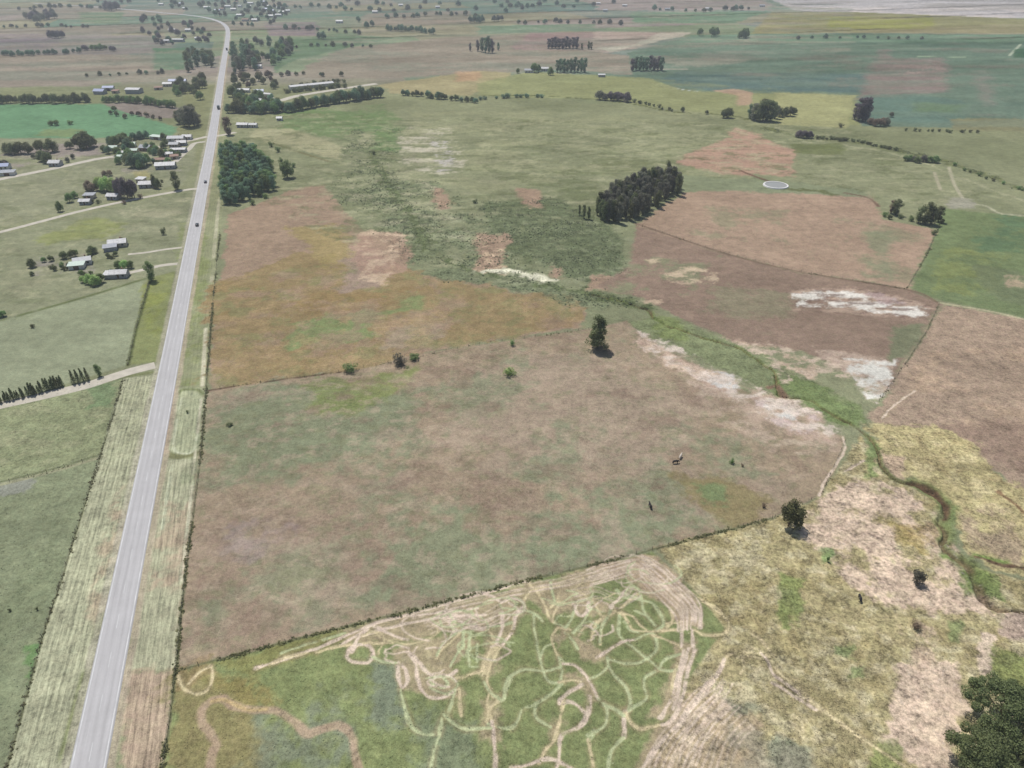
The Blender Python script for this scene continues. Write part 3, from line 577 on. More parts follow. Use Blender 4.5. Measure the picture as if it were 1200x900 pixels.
# bundles of parallel wheel marks
rb = random.Random(12)
def bundle(pts, wpx, n, c=PT, alpha=.9, tw=.24):
    for k in range(n):
        o = (k / (n - 1) - .5) * wpx + rb.uniform(-.6, .6)
        q = []
        for i, (x, y) in enumerate(pts):
            a = pts[max(i - 1, 0)]; b = pts[min(i + 1, len(pts) - 1)]
            dx, dy = b[0] - a[0], b[1] - a[1]; L = math.hypot(dx, dy)
            q.append((x - dy / L * o + rb.uniform(-1.7, 1.7), y + dx / L * o + rb.uniform(-1.3, 1.3)))
        line(q, c, tw, .22, alpha=alpha * rb.uniform(.6, 1.1), wob=.5, brk=(4, .15, .4))
bundle([(690, 677), (720, 668), (752, 662), (773, 674), (793, 692), (810, 712), (812, 738)], 20, 8)
bundle([(745, 660), (768, 680), (790, 700), (805, 720), (806, 738)], 26, 7)
bundle([(480, 722), (560, 702), (640, 687), (700, 674), (748, 664)], 11, 5, alpha=.6)
bundle([(850, 812), (830, 830), (808, 855), (785, 890), (770, 930)], 46, 9, alpha=.7)
bundle([(862, 832), (845, 850), (832, 875), (825, 900)], 60, 9, alpha=.55)
bundle([(846, 795), (835, 815), (815, 835), (790, 860)], 24, 5, alpha=.7)
bundle([(672, 700), (700, 695), (725, 705), (745, 690)], 16, 5, alpha=.6)
bundle([(500, 735), (530, 722), (560, 728), (590, 715)], 16, 5, alpha=.55)
for k in range(46):                       # loose loops where riders turned
    cx, cy = rb.choice([(480, 765), (500, 740), (540, 725), (580, 715), (600, 705), (660, 700), (690, 695), (700, 705), (670, 735), (690, 730), (730, 668), (755, 672), (575, 760), (520, 800)])
    sx_ = rb.uniform(-25, 25); cx += rb.uniform(-14, 14); cy += rb.uniform(-9, 9); r = rb.uniform(8, 24); a0 = rb.uniform(0, 6.28); sw = rb.uniform(1.6, 4.6)
    line([(cx + (r + rb.uniform(-3, 3)) * math.cos(a0 + sw * t / 7) * 1.3 + t * sx_ / 7, cy + (r + rb.uniform(-3, 3)) * math.sin(a0 + sw * t / 7) * .7) for t in range(8)], rb.choice([PT, PT, YT, GT, GT]), .24, .22, alpha=.7, wob=.3)
# broad sandy trail lower left
line([(247, 905), (247, 885), (252, 872), (246, 858), (238, 845), (238, 832), (248, 822), (262, 820), (278, 827), (292, 832), (310, 832), (325, 832), (340, 842), (352, 853), (362, 860), (385, 853), (398, 851), (408, 860), (415, 878), (422, 905)], (178, 156, 134), .95, .5, alpha=.85, wob=.6, bare=.5)
line([(248, 822), (262, 820), (278, 827), (292, 832), (312, 831)], (194, 172, 128), .45, .4)
# ---- minor earth marks
line([(1112, 196), (1118, 215), (1128, 232)], (178, 174, 150), 1.2); line([(1095, 202), (1102, 222)], (172, 168, 144), 1.2)
line([(1108, 240), (1150, 240), (1172, 250), (1200, 253), (1400, 275)], (176, 176, 150), 1.2)
field([(1110, 232), (1138, 234), (1142, 244), (1108, 244)], (172, 168, 158), 1.5, 6, .6)
line([(745, 262), (850, 297), (940, 319), (1062, 339), (1102, 356)], (128, 112, 98), .9, .6, brk=(20, .3, .5))
line([(1102, 355), (1150, 363), (1200, 374), (1400, 425)], (186, 180, 150), .8, .5)
line([(868, 200), (880, 205), (900, 212)], (122, 98, 88), 1.2)
line([(990, 226), (1018, 232), (1030, 242)], (128, 108, 96), 1.2, brk=(10, .3, .5))
line([(242, 458), (300, 449), (400, 436)], (108, 92, 80), .5, .4, brk=(9, .35, .5))
line([(404, 453), (270, 474)], (150, 148, 130), .5, .5, alpha=.3)
line([(0, 376), (100, 348), (172, 326)], (112, 122, 88), 1.2, .8, brk=(12, .3, .5))
line([(0, 568), (60, 553), (117, 536)], (158, 158, 130), .8, .5)
line([(0, 565), (60, 550), (117, 533)], (112, 120, 88), .6, .5)
line([(160, 384), (170, 350), (176, 328)], (104, 112, 78), .8, .5); line([(150, 428), (160, 384)], (104, 112, 78), .8, .5)
line([(186, 424), (206, 320)], (112, 120, 80), .6, .5, alpha=.7)
# upper drainage line (dark, bushy)
line([(560, 112), (620, 112), (690, 116), (740, 122), (790, 131), (850, 135), (880, 140)], (112, 118, 86), 2.2, 1.2, wob=6, brk=(20, .3, .48))
line([(880, 148), (940, 158), (1000, 166), (1060, 178), (1110, 190), (1160, 208), (1200, 222), (1400, 280)], (118, 124, 92), 4.0, 2.5, wob=8, brk=(14, .3, .5), tuft=1)
line([(940, 166), (1000, 172), (1060, 184), (1110, 202), (1200, 235), (1400, 290)], (172, 172, 142), 1.2, 1, alpha=.7, wob=4)
field([(925, 168), (985, 168), (985, 180), (930, 180)], (118, 126, 90), 2, 8, .8)
line([(925, 222), (960, 224), (980, 229)], (112, 118, 88), 3, 1.5, wob=5)
# scrub edge of the creek upstream
line([(430, 170), (450, 210), (475, 245), (500, 285), (540, 312), (600, 330), (650, 336), (700, 346), (740, 356), (762, 366)], (108, 118, 88), 3.0, 2.0, wob=8, brk=(10, .36, .54), tuft=1)
# ---- the creek, cut into the ground
CREEK = [(690, 345), (725, 352), (755, 362), (775, 378), (800, 388), (830, 398), (866, 408), (892, 424), (908, 440), (912, 460), (920, 467), (948, 470), (972, 482), (996, 496), (1012, 508), (1026, 525), (1034, 545), (1048, 560), (1062, 566), (1082, 572), (1100, 582), (1110, 596), (1104, 612), (1106, 628), (1100, 638), (1116, 652), (1136, 664), (1146, 680), (1150, 700), (1170, 712), (1200, 718), (1300, 745)]
CRE = catmull(W(CREEK))
ci = bbox(CRE, 12)
cd = line_d(CRE, X[ci] + wx[ci] * 4, Y[ci] + wy[ci] * 4)
cw = (.35 + .35 * vnoise(X[ci], Y[ci], 9, 4)) + 1.0 * (1 - sstep(185, 240, Y[ci])) * sstep(.3, .7, vnoise(X[ci], Y[ci], 14, 6))
blend(ci, (1 - sstep(cw * 1.2, cw * 3.4, cd)) * sstep(.25, .5, vnoise(X[ci], Y[ci], 7, 8)), (118, 132, 84), .8, tuft=.8)
blend(ci, (1 - sstep(cw * .6, cw * 1.2, cd)) * sstep(.2, .45, vnoise(X[ci], Y[ci], 5, 12)), (118, 102, 82), .75)
Z[ci] -= 1.1 * (1 - sstep(cw * .3, cw * 1.4, cd))
line([(1062, 566), (1082, 570), (1100, 580), (1110, 594), (1108, 606)], (112, 94, 78), 1.1, .8, wob=2)
line([(900, 455), (912, 452), (918, 466)], (134, 112, 96), 1.2, 1, wob=1)
line([(1106, 652), (1140, 652), (1170, 655), (1200, 662), (1300, 680)], (122, 140, 84), 1.2, .8, wob=2, brk=(8, .3, .5))
line([(1168, 576), (1185, 588), (1200, 600)], (140, 118, 92), .8, .5, wob=2)
line([(1150, 655), (1200, 664)], (120, 100, 84), .6, .4, wob=2)
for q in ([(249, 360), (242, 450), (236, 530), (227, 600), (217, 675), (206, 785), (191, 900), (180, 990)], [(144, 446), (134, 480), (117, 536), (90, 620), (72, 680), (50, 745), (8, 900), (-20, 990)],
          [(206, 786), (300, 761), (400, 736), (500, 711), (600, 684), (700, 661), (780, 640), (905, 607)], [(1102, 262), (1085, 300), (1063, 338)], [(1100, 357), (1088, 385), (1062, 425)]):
    line(q, (108, 112, 84), .30, .25, smooth=False, alpha=.8, wob=.25, brk=(4, .25, .45))  # fence shadow and weedy base painted together as one dark ground line
ROADPX = [(57, 1125), (103, 900), (149, 675), (194, 450), (215.5, 337), (236.5, 225), (247, 170), (255, 120), (261, 80), (266, 50), (267, 37), (264, 30), (256, 25), (240, 20.5), (218, 17.5), (190, 15), (160, 12), (110, 8), (40, 4)]
for off, c, a in ((4.6, (184, 172, 152), .8), (-4.6, (178, 174, 156), .7)):
    pl = W(ROADPX[:11]); dl = np.gradient(pl, axis=0); dl /= np.linalg.norm(dl, axis=1)[:, None]
    pl = pl + np.stack([dl[:, 1], -dl[:, 0]], 1) * off
    i = bbox(pl, 4); d = line_d(pl, X[i] + wx[i] * 1.2, Y[i]); blend(i, 1 - sstep(.5, 1.5, d), c, a, stripe=.4)
fs = sstep(750, 1000, Y)
C *= (1 + .55 * stp * fs)[:, None]
edge = (1 - sstep(.35, .5, np.abs(((ru + 60 * (vnoise(rv, ru * 0, 400, 5) - .5)) / 170) % 1.0 - .5) * 0 + np.minimum(((ru + 60 * (vnoise(rv, ru * 0, 400, 5) - .5)) / 170) % 1.0, 1 - ((ru + 60 * (vnoise(rv, ru * 0, 400, 5) - .5)) / 170) % 1.0) * 9)) * sstep(.42, .6, vnoise(ru, rv, 150, 44)) * sstep(1150, 1350, Y)
C *= (1 - .35 * edge)[:, None]
# broad unevenness: colour and relief
mac = 1 + .28 * (fbm(X / 1.3, Y, 22, 20, 6) - .5) + .12 * (fbm(X, Y, 130, 21, 3) - .5) + .30 * (fbm(X / 1.6, Y, 5, 27, 4) - .5) * (.45 + TUFT)
lum = C @ np.array([.3, .59, .11]); C = lum[:, None] + (C - lum[:, None]) * .93
C *= mac[:, None]
RV0 = float(np.dot(W([(149, 675)])[0], road_nrm))
def relief(x, y):
    r = x * road_nrm[0] + y * road_nrm[1]
    return .6 * (fbm(x, y, 60, 22, 3) - .5) * sstep(30, 90, r - RV0) * (1 - sstep(260, 340, y))
Z += relief(X, Y)
def zat(x, y): return float(relief(np.array([x]), np.array([y]))[0])

# apparent colour -> base colour (light level of open ground, and the air in between)
def to_albedo(Cc, dist):
    T = np.exp(-HAZE_D * dist)[:, None]
    air = lin((172, 180, 186)) * 1.0
    a = (Cc - (1 - T) * air) / T
    return np.clip(a * K_ALB * np.array([1.0, .99, .95]), .015, .85)
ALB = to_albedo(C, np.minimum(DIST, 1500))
V = np.stack([X, Y, Z], 1)
idx = np.arange(NR * NC).reshape(NR, NC)
F = np.stack([idx[:-1, :-1], idx[:-1, 1:], idx[1:, 1:], idx[1:, :-1]], -1).reshape(-1, 4)

gm, nt, b = new_mat('ground_cover')
at = nt.nodes.new('ShaderNodeAttribute'); at.attribute_name = 'cover'
ag = nt.nodes.new('ShaderNodeAttribute'); ag.attribute_name = 'grain'
sep = nt.nodes.new('ShaderNodeSeparateColor'); nt.links.new(ag.outputs['Color'], sep.inputs[0])
geo = nt.nodes.new('ShaderNodeNewGeometry')
n1 = noise_node(nt, .9, 4, .65, geo.outputs['Position']); n2 = noise_node(nt, .22, 5, .6, geo.outputs['Position']); n3 = noise_node(nt, .035, 5, .6, geo.outputs['Position'])
def centred(n, gain):
    x = mth(nt, 'SUBTRACT', n.outputs['Fac'], .5); return mth(nt, 'MULTIPLY', x, gain)
k1 = mth(nt, 'MULTIPLY', centred(n1, 1.9), mth(nt, 'MULTIPLY_ADD', sep.outputs[0], .9)); k1.node.inputs[1].default_value = 1
tf = mth(nt, 'MULTIPLY_ADD', sep.outputs[0], 1.0); tf.node.inputs[2].default_value = .22
k1 = mth(nt, 'MULTIPLY', centred(n1, 2.1), tf)
n0 = noise_node(nt, 3.0, 3, .7, geo.outputs['Position'])
k0 = centred(n0, 1.5)
k2 = mth(nt, 'MULTIPLY', centred(n2, 1.9), tf)
k3 = centred(n3, .55)
# mown swaths run along the highway
dotn = nt.nodes.new('ShaderNodeVectorMath'); dotn.operation = 'DOT_PRODUCT'
nt.links.new(geo.outputs['Position'], dotn.inputs[0]); dotn.inputs[1].default_value = (road_nrm[0], road_nrm[1], 0)
dota = nt.nodes.new('ShaderNodeVectorMath'); dota.operation = 'DOT_PRODUCT'
nt.links.new(geo.outputs['Position'], dota.inputs[0]); dota.inputs[1].default_value = (road_dir[0], road_dir[1], 0)
cmb = nt.nodes.new('ShaderNodeCombineXYZ'); nt.links.new(dotn.outputs['Value'], cmb.inputs[0])
nt.links.new(mth(nt, 'MULTIPLY', dota.outputs['Value'], .05), cmb.inputs[1])
ns = noise_node(nt, 1.7, 4, .75, cmb.outputs[0])
nw = noise_node(nt, .25, 2, .5, cmb.outputs[0])
ph = mth(nt, 'ADD', mth(nt, 'MULTIPLY', dotn.outputs['Value'], 4.2), mth(nt, 'MULTIPLY', nw.outputs['Fac'], 4.0))
sw = mth(nt, 'MULTIPLY', mth(nt, 'SINE', ph), .10)
st = mth(nt, 'MULTIPLY', mth(nt, 'ADD', mth(nt, 'MULTIPLY', mth(nt, 'SUBTRACT', ns.outputs['Fac'], .5), 2.2), sw), sep.outputs[1])
tot = mth(nt, 'ADD', mth(nt, 'ADD', mth(nt, 'ADD', k1, k2), k3), st)
tot = mth(nt, 'ADD', mth(nt, 'ADD', tot, k0), 1.0)
tot = mth(nt, 'MAXIMUM', tot, .35)
cmul = nt.nodes.new('ShaderNodeVectorMath'); cmul.operation = 'SCALE'
nt.links.new(at.outputs['Color'], cmul.inputs[0]); nt.links.new(tot, cmul.inputs['Scale'])
# slight green / straw hue shifts
n4 = noise_node(nt, .4, 3, .6, geo.outputs['Position'])
hf = mth(nt, 'MULTIPLY', mth(nt, 'SUBTRACT', n4.outputs['Fac'], .5), .9)
hs = nt.nodes.new('ShaderNodeHueSaturation'); nt.links.new(cmul.outputs[0], hs.inputs['Color'])
h_ = mth(nt, 'MULTIPLY_ADD', hf, .05); h_.node.inputs[2].default_value = .5; nt.links.new(h_, hs.inputs['Hue'])
# crusted salt specks
n5 = noise_node(nt, .7, 5, .7, geo.outputs['Position'])
sp = mth(nt, 'MULTIPLY', mth(nt, 'MULTIPLY_ADD', n5.outputs['Fac'], 5.0), 1.0); sp.node.inputs[0].links[0].from_node.inputs[2].default_value = -2.75
sp = mth(nt, 'MULTIPLY', mth(nt, 'MINIMUM', mth(nt, 'MAXIMUM', sp, 0.0), 1.0), mth(nt, 'MULTIPLY', sep.outputs[2], .45))
gc = mixc(nt, sp, hs.outputs[0], (.56, .50, .44))
nt.links.new(gc, b.inputs['Base Color'])
bp = nt.nodes.new('ShaderNodeBump'); bp.inputs['Distance'].default_value = .35
bs = mth(nt, 'MULTIPLY_ADD', sep.outputs[0], .6); bs.node.inputs[2].default_value = .1
nt.links.new(bs, bp.inputs['Strength']); nt.links.new(n1.outputs['Fac'], bp.inputs['Height']); nt.links.new(bp.outputs[0], b.inputs['Normal'])
b.inputs['Roughness'].default_value = .95; b.inputs['Specular IOR Level'].default_value = .05

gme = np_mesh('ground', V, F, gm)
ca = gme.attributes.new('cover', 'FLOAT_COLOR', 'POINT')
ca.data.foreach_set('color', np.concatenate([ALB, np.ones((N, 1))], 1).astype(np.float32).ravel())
cg = gme.attributes.new('grain', 'FLOAT_COLOR', 'POINT')
cg.data.foreach_set('color', np.stack([TUFT, STRIPE, BARE, np.ones(N)], 1).astype(np.float32).ravel())
gme.polygons.foreach_set('use_smooth', np.ones(len(F), bool))
ground = mesh_obj('ground', gme); tag(ground, kind='structure')
#OBJECTS
# ================================================================= ROADS
def offset_line(pl, o):
    d = np.gradient(pl, axis=0); d /= np.linalg.norm(d, axis=1)[:, None]
    return pl + np.stack([d[:, 1], -d[:, 0]], 1) * o
def ribbon(pl, a, b_, z, skirt=0.0):
    L = offset_line(pl, a); Rr = offset_line(pl, b_); n = len(pl); m = MB()
    vs = [(p[0], p[1], z) for p in L] + [(p[0], p[1], z) for p in Rr]
    fs = [(i, i + 1, n + i + 1, n + i) for i in range(n - 1)]
    if skirt:
        La = offset_line(pl, a - .25); Rb = offset_line(pl, b_ + .25)
        vs += [(p[0], p[1], z - skirt) for p in La] + [(p[0], p[1], z - skirt) for p in Rb]
        fs += [(2 * n + i, 2 * n + i + 1, i + 1, i) for i in range(n - 1)] + [(n + i, n + i + 1, 3 * n + i + 1, 3 * n + i) for i in range(n - 1)]
    return m.add(vs, fs)
ROAD = catmull(W(ROADPX), 10)
am, nt, b = new_mat('asphalt_worn')
geo = nt.nodes.new('ShaderNodeNewGeometry')
dn = nt.nodes.new('ShaderNodeVectorMath'); dn.operation = 'DOT_PRODUCT'; nt.links.new(geo.outputs['Position'], dn.inputs[0]); dn.inputs[1].default_value = (road_nrm[0], road_nrm[1], 0)
da = nt.nodes.new('ShaderNodeVectorMath'); da.operation = 'DOT_PRODUCT'; nt.links.new(geo.outputs['Position'], da.inputs[0]); da.inputs[1].default_value = (road_dir[0], road_dir[1], 0)
cb = nt.nodes.new('ShaderNodeCombineXYZ'); nt.links.new(dn.outputs['Value'], cb.inputs[0]); nt.links.new(mth(nt, 'MULTIPLY', da.outputs['Value'], .03), cb.inputs[1])
na = noise_node(nt, 1.6, 3, .6, cb.outputs[0]); nb = noise_node(nt, .12, 4, .6, geo.outputs['Position']); nc = noise_node(nt, 2.0, 3, .7, geo.outputs['Position'])
w1 = mth(nt, 'MULTIPLY', mth(nt, 'SINE', mth(nt, 'MULTIPLY', mth(nt, 'SUBTRACT', dn.outputs['Value'], RV0), 3.44)), .10)
t = mth(nt, 'ADD', mth(nt, 'ADD', centred(na, .75), centred(nb, .6)), mth(nt, 'ADD', centred(nc, .35), w1))
t = mth(nt, 'ADD', t, .5, True)
nt.links.new(mixc(nt, t, (.28, .272, .268), (.47, .458, .455)), b.inputs['Base Color']); b.inputs['Roughness'].default_value = .9
hw = 3.65
o = ribbon(ROAD, -hw, hw, .16, .22).build('highway', am); tag(o, kind='structure')
pm = simple_mat('road_paint', (.58, .58, .57), .35, .25, .7)
mk = MB()
for e in (-3.35, 3.35):
    q = ribbon(ROAD, e - .13, e + .13, .166); mk.add(q.v, q.f)
seg = np.linalg.norm(np.diff(ROAD, axis=0), axis=1); cum = np.concatenate([[0], np.cumsum(seg)])
def along(s): return np.array([np.interp(s, cum, ROAD[:, 0]), np.interp(s, cum, ROAD[:, 1])])
s_ = 0.0
while s_ < min(cum[-1] - 20, 1500):
    a, c = along(s_), along(s_ + 4.5); dd = (c - a) / np.linalg.norm(c - a); nn = np.array([dd[1], -dd[0]]) * .08
    mk.add([(*(a - nn), .166), (*(a + nn), .166), (*(c + nn), .166), (*(c - nn), .166)], [(0, 1, 2, 3)]); s_ += 12
o = mk.build('road_markings', pm); tag(o, kind='structure')
dm = simple_mat('dirt_road', (.50, .46, .38), .30, .25, .95)
DIRT = [([(181.5, 428), (165, 432), (150, 436), (125, 444), (100, 452), (50, 464), (0, 475), (-120, 502), (-500, 600)], 2.6),
        ([(136, 183), (110, 187), (60, 198), (0, 210), (-150, 240), (-600, 330)], 3.0),
        ([(231, 221), (215, 223), (160, 233), (100, 246), (50, 259), (0, 272), (-200, 322)], 1.9),
        ([(208, 309), (190, 311), (168, 316), (150, 320)], 1.5), ([(213, 290), (195, 292), (170, 296), (150, 298)], 1.0),
        ([(243, 160), (225, 164), (205, 168), (190, 171), (172, 177)], 2.6), ([(248, 160), (262, 158), (276, 155)], 2.6), ([(240, 166), (228, 168), (222, 174), (215, 180), (205, 190)], 2.0),
        ([(302, 108), (312, 113), (326, 118), (350, 112), (400, 104), (441, 98)], 4.5)]
for pts, w in DIRT:
    o = ribbon(catmull(W(pts), 8), -w, w, .035, .03).build('dirt_road', dm); tag(o, kind='structure')

# ================================================================= VEGETATION
def crown_mesh(name, mat, seed, blobs, nleaf, leaf, up=.35, flat=1.0):
    """leafy crown: blobs = (x,y,z,r); leaves on and inside each blob"""
    rs = np.random.RandomState(seed); P_, Nn = [], []
    for (x, y, z, r) in blobs:
        n = int(nleaf * (.6 + .8 * rs.rand()))
        d = rs.normal(size=(n, 3)); d /= np.linalg.norm(d, axis=1)[:, None]
        rad = r * (.45 + .6 * rs.rand(n) ** .5)
        p = d * rad[:, None] * np.array([1, 1, flat]) + np.array([x, y, z])
        P_.append(p); Nn.append(d * .9 + rs.normal(size=(n, 3)) * .55 + np.array([0, 0, up]))
    p = np.concatenate(P_); nn = np.concatenate(Nn); nn /= np.linalg.norm(nn, axis=1)[:, None]; n = len(p)
    t = np.cross(nn, rs.normal(size=(n, 3))); t /= np.linalg.norm(t, axis=1)[:, None]; b_ = np.cross(nn, t)
    s = leaf * (.6 + .8 * rs.rand(n))[:, None]; e = (.55 + .35 * rs.rand(n))[:, None]
    V = np.stack([p - t * s, p - b_ * s * e, p + t * s, p + b_ * s * e], 1).reshape(-1, 3)
    return np_mesh(name, V, np.arange(4 * n).reshape(n, 4), mat)
def trunk_mesh(name, mat, seed, h, r, blobs, nl=6):
    q = random.Random(seed); m = MB(); a, bb = q.uniform(-.04, .04) * h, q.uniform(-.04, .04) * h
    m.tube([(0, 0, -.3), (a * .3, bb * .3, h * .35), (a, bb, h * .75)], [r, r * .75, r * .3], 8)
    for (x, y, z, rr) in q.sample(list(blobs), min(nl, len(blobs))):
        z0 = min(z * .6, h * .5); m.tube([(a * .3, bb * .3, z0), ((x + a) * .5, (y + bb) * .5, (z0 + z) * .52), (x * .9, y * .9, z)], [r * .45, r * .3, r * .1], 5)
    return m.mesh(name, mat, True)
BARK = simple_mat('bark', (.16, .12, .09), .4, 2.0, .9)
F_DARK = foliage_mat('foliage_dark', (0.122, 0.144, 0.064), (0.216, 0.231, 0.103), (0.289, 0.289, 0.14))
F_GREY = foliage_mat('foliage_grey', (0.158, 0.158, 0.118), (0.246, 0.237, 0.17), (0.346, 0.315, 0.227))
F_GREEN = foliage_mat('foliage_green', (0.145, 0.223, 0.079), (0.246, 0.342, 0.125), (0.346, 0.42, 0.17))
F_LIGHT = foliage_mat('foliage_light', (0.318, 0.447, 0.16), (0.434, 0.55, 0.205), (0.55, 0.55, 0.273))
F_BLUE = foliage_mat('foliage_bluegreen', (0.13, 0.223, 0.137), (0.203, 0.315, 0.187), (0.289, 0.395, 0.227))
F_BROWN = foliage_mat('foliage_brown', (0.216, 0.162, 0.118), (0.318, 0.241, 0.17), (0.404, 0.315, 0.227))
F_PURP = foliage_mat('foliage_dusky', (0.145, 0.118, 0.137), (0.231, 0.184, 0.2), (0.318, 0.262, 0.251))
def blobset(kind, seed):
    q = random.Random(seed); B = []
    if kind == 'tall':          # eucalyptus like, uneven
        for i in range(26):
            z = q.uniform(1.3, 12.6); R_ = 3.3 * math.sin(math.pi * min(max((z - 1.5) / 12.6, .08), .93)) ** .7
            a = q.uniform(0, 6.28); d = R_ * q.uniform(.2, .8); B.append((d * math.cos(a), d * math.sin(a), z, q.uniform(1.0, 2.0)))
        return B, 14.0
    if kind == 'bushy':         # broad base, ragged pointed top
        for i in range(48):
            z = q.uniform(.9, 12.6); R_ = 4.0 * (1 - (z / 15.5) ** 1.6)
            a = q.uniform(0, 6.28); d = R_ * q.uniform(.25, .85); B.append((d * math.cos(a), d * math.sin(a), z, q.uniform(.8, 1.7) * (1.15 - z / 26)))
        return B, 14.0
    if kind == 'round':
        for i in range(26):
            a = q.uniform(0, 6.28); e = q.uniform(-.35, 1.3); d = 3.0 * math.cos(e) * q.uniform(.6, 1); B.append((d * math.cos(a), d * math.sin(a), 2.5 + 3.4 * math.sin(e) * q.uniform(.8, 1.1), q.uniform(1.0, 1.7)))
        B.append((0, 0, 3.4, 2.5)); return B, 7.2
    if kind == 'narrow':
        for i in range(13):
            z = 1.6 + i * .85; B.append((q.uniform(-.5, .5), q.uniform(-.5, .5), z, (1.5 - .10 * abs(i - 4)) * q.uniform(.75, 1.05)))
        return B, 13.0
    if kind == 'cone':
        for i in range(9):
            z = .7 + i * .75; B.append((q.uniform(-.15, .15), q.uniform(-.15, .15), z, 1.35 * (1 - i / 10.5) * q.uniform(.85, 1.1)))
        return B, 7.5
    if kind == 'shrub':
        for i in range(9):
            a = q.uniform(0, 6.28); d = q.uniform(0, 1.2); B.append((d * math.cos(a), d * math.sin(a), q.uniform(.5, 1.5), q.uniform(.45, .8)))
        return B, 2.3
SPEC = {'bushy': (130, .22, 6, .34), 'tall': (150, .24, 6, .32), 'round': (130, .24, 6, .28), 'narrow': (130, .2, 3, .2), 'cone': (110, .16, 0, .14), 'shrub': (90, .12, 4, .07)}
PROTO = {}
def proto(kind, mat, var):
    k = (kind, mat.name, var)
    if k not in PROTO:
        sd_ = 100 + var * 17 + len(kind) * 7
        B, H = blobset(kind, sd_); nl, lf, limbs, tr = SPEC[kind]
        PROTO[k] = (crown_mesh(kind + '_crown', mat, sd_, B, nl, lf), trunk_mesh(kind + '_trunk', BARK, sd_, H, tr, B, limbs), H, {'bushy': 9.5, 'tall': 8.6, 'round': 8.0, 'narrow': 3.4, 'cone': 2.8, 'shrub': 3.6}[kind])
    return PROTO[k]
NAMES = {'bushy': 'eucalyptus_tree', 'tall': 'eucalyptus_tree', 'round': 'broadleaf_tree', 'narrow': 'poplar_tree', 'cone': 'cypress_tree', 'shrub': 'shrub'}
CATS = {'bushy': 'tree', 'tall': 'tree', 'round': 'tree', 'narrow': 'tree', 'cone': 'tree', 'shrub': 'bush'}
tr_ = random.Random(99)
def tree_at(kind, mat, x, y, H, Wd=None, group=None):
    cm, tm, h0, w0 = proto(kind, mat, tr_.randrange(3))
    t = empty(kind_name(kind, group), (x, y, zat(x, y)), tr_.uniform(0, 6.28)); sz = H / h0; sx = (Wd / w0) if Wd else sz
    t.scale = (sx * tr_.uniform(.92, 1.08), sx * tr_.uniform(.92, 1.08), sz)
    mesh_obj('crown' if kind != 'shrub' else 'foliage', cm, t); mesh_obj('trunk' if kind != 'shrub' else 'stem', tm, t)
    return t
_o = 'first second third fourth fifth sixth seventh eighth ninth tenth eleventh twelfth thirteenth fourteenth fifteenth sixteenth seventeenth eighteenth nineteenth'.split()
ORD = _o + [t_ + ('th' if False else '') for t_ in ['twentieth'] + ['twenty-' + q for q in _o[:9]] + ['thirtieth'] + ['thirty-' + q for q in _o[:9]] + ['fortieth'] + ['forty-' + q for q in _o[:9]] + ['fiftieth'] + ['fifty-' + q for q in _o[:9]] + ['sixtieth']]
def kind_name(kind, group):
    g = group or ''
    if kind == 'round':
        for w_, n_ in (('hedge', 'hedgerow_tree'), ('belt', 'windbreak_tree'), ('orchard', 'orchard_tree'), ('garden', 'garden_tree'), ('village', 'garden_tree'), ('far', 'shade_tree'), ('town', 'shade_tree'), ('shed', 'shade_tree')):
            if w_ in g: return n_
    return NAMES[kind]
def trees(kind, mat, spots, desc, where, group, wfac=None, ordinals=True):
    """spots: (x_px, y_px_of_base, height_px[, width_px]). Labels count from the left when there are few."""
    spots = sorted(spots); n = len(spots); out = []
    rows = {None: spots}
    if n > 30 and max(q[1] for q in spots) - min(q[1] for q in spots) > 12:
        ym = sorted(q[1] for q in spots); c1, c2 = ym[n // 3], ym[2 * n // 3]
        rows = {'rear': [q for q in spots if q[1] < c1], 'middle': [q for q in spots if c1 <= q[1] < c2], 'front': [q for q in spots if q[1] >= c2]}
    for rn, sp_ in rows.items():
        for i, s in enumerate(sp_):
            x, y = P(s[0], s[1]); H = hm(s[1], s[2]); Wd = s[3] * dist_at(s[1]) / FPX if len(s) > 3 else (H * wfac if wfac else None)
            t = tree_at(kind, mat if not isinstance(mat, (list, tuple)) else tr_.choice(mat), x, y, H, Wd, group)
            if n == 1: lab = '%s %s' % (desc, where)
            else:
                m_ = len(sp_); pos = 'leftmost' if i == 0 else 'rightmost' if i == m_ - 1 else ORD[i] + ' from left' if i < 30 else ORD[m_ - 1 - i] + ' from right'
                lab = '%s %s, %s%s' % (desc, where, pos, (', %s part' % rn) if rn else '')
            if len(lab.replace('-', ' ').split()) > 16: print('LONG', lab)
            tag(t, lab, CATS[kind], group if n > 1 else None); out.append(t)
    return out
def along_px(pts, n, hp, jx=1.5, jy=.8, hj=.25):
    pl = W(pts); cs = np.concatenate([[0], np.cumsum(np.linalg.norm(np.diff(np.array(pts, float), axis=0), axis=1))]); out = []
    for i in range(n):
        s = cs[-1] * (i + tr_.uniform(.15, .85)) / n
        out.append((np.interp(s, cs, [p[0] for p in pts]) + tr_.uniform(-jx, jx), np.interp(s, cs, [p[1] for p in pts]) + tr_.uniform(-jy, jy), hp * tr_.uniform(1 - hj, 1 + hj)))
    return out
def inside_px(poly, n, hp, mind=3.0, hj=.25):
    xs = [p[0] for p in poly]; ys_ = [p[1] for p in poly]; out = []; tries = 0
    while len(out) < n and tries < 20000:
        tries += 1; x, y = tr_.uniform(min(xs), max(xs)), tr_.uniform(min(ys_), max(ys_))
        c = False
        for i in range(len(poly)):
            x0, y0 = poly[i]; x1, y1 = poly[i - 1]
            if (y0 > y) != (y1 > y) and x < x0 + (y - y0) * (x1 - x0) / (y1 - y0): c = not c
        if c and all(abs(x - o_[0]) + 1.6 * abs(y - o_[1]) > mind for o_ in out): out.append((x, y, hp * tr_.uniform(1 - hj, 1 + hj)))
    return out

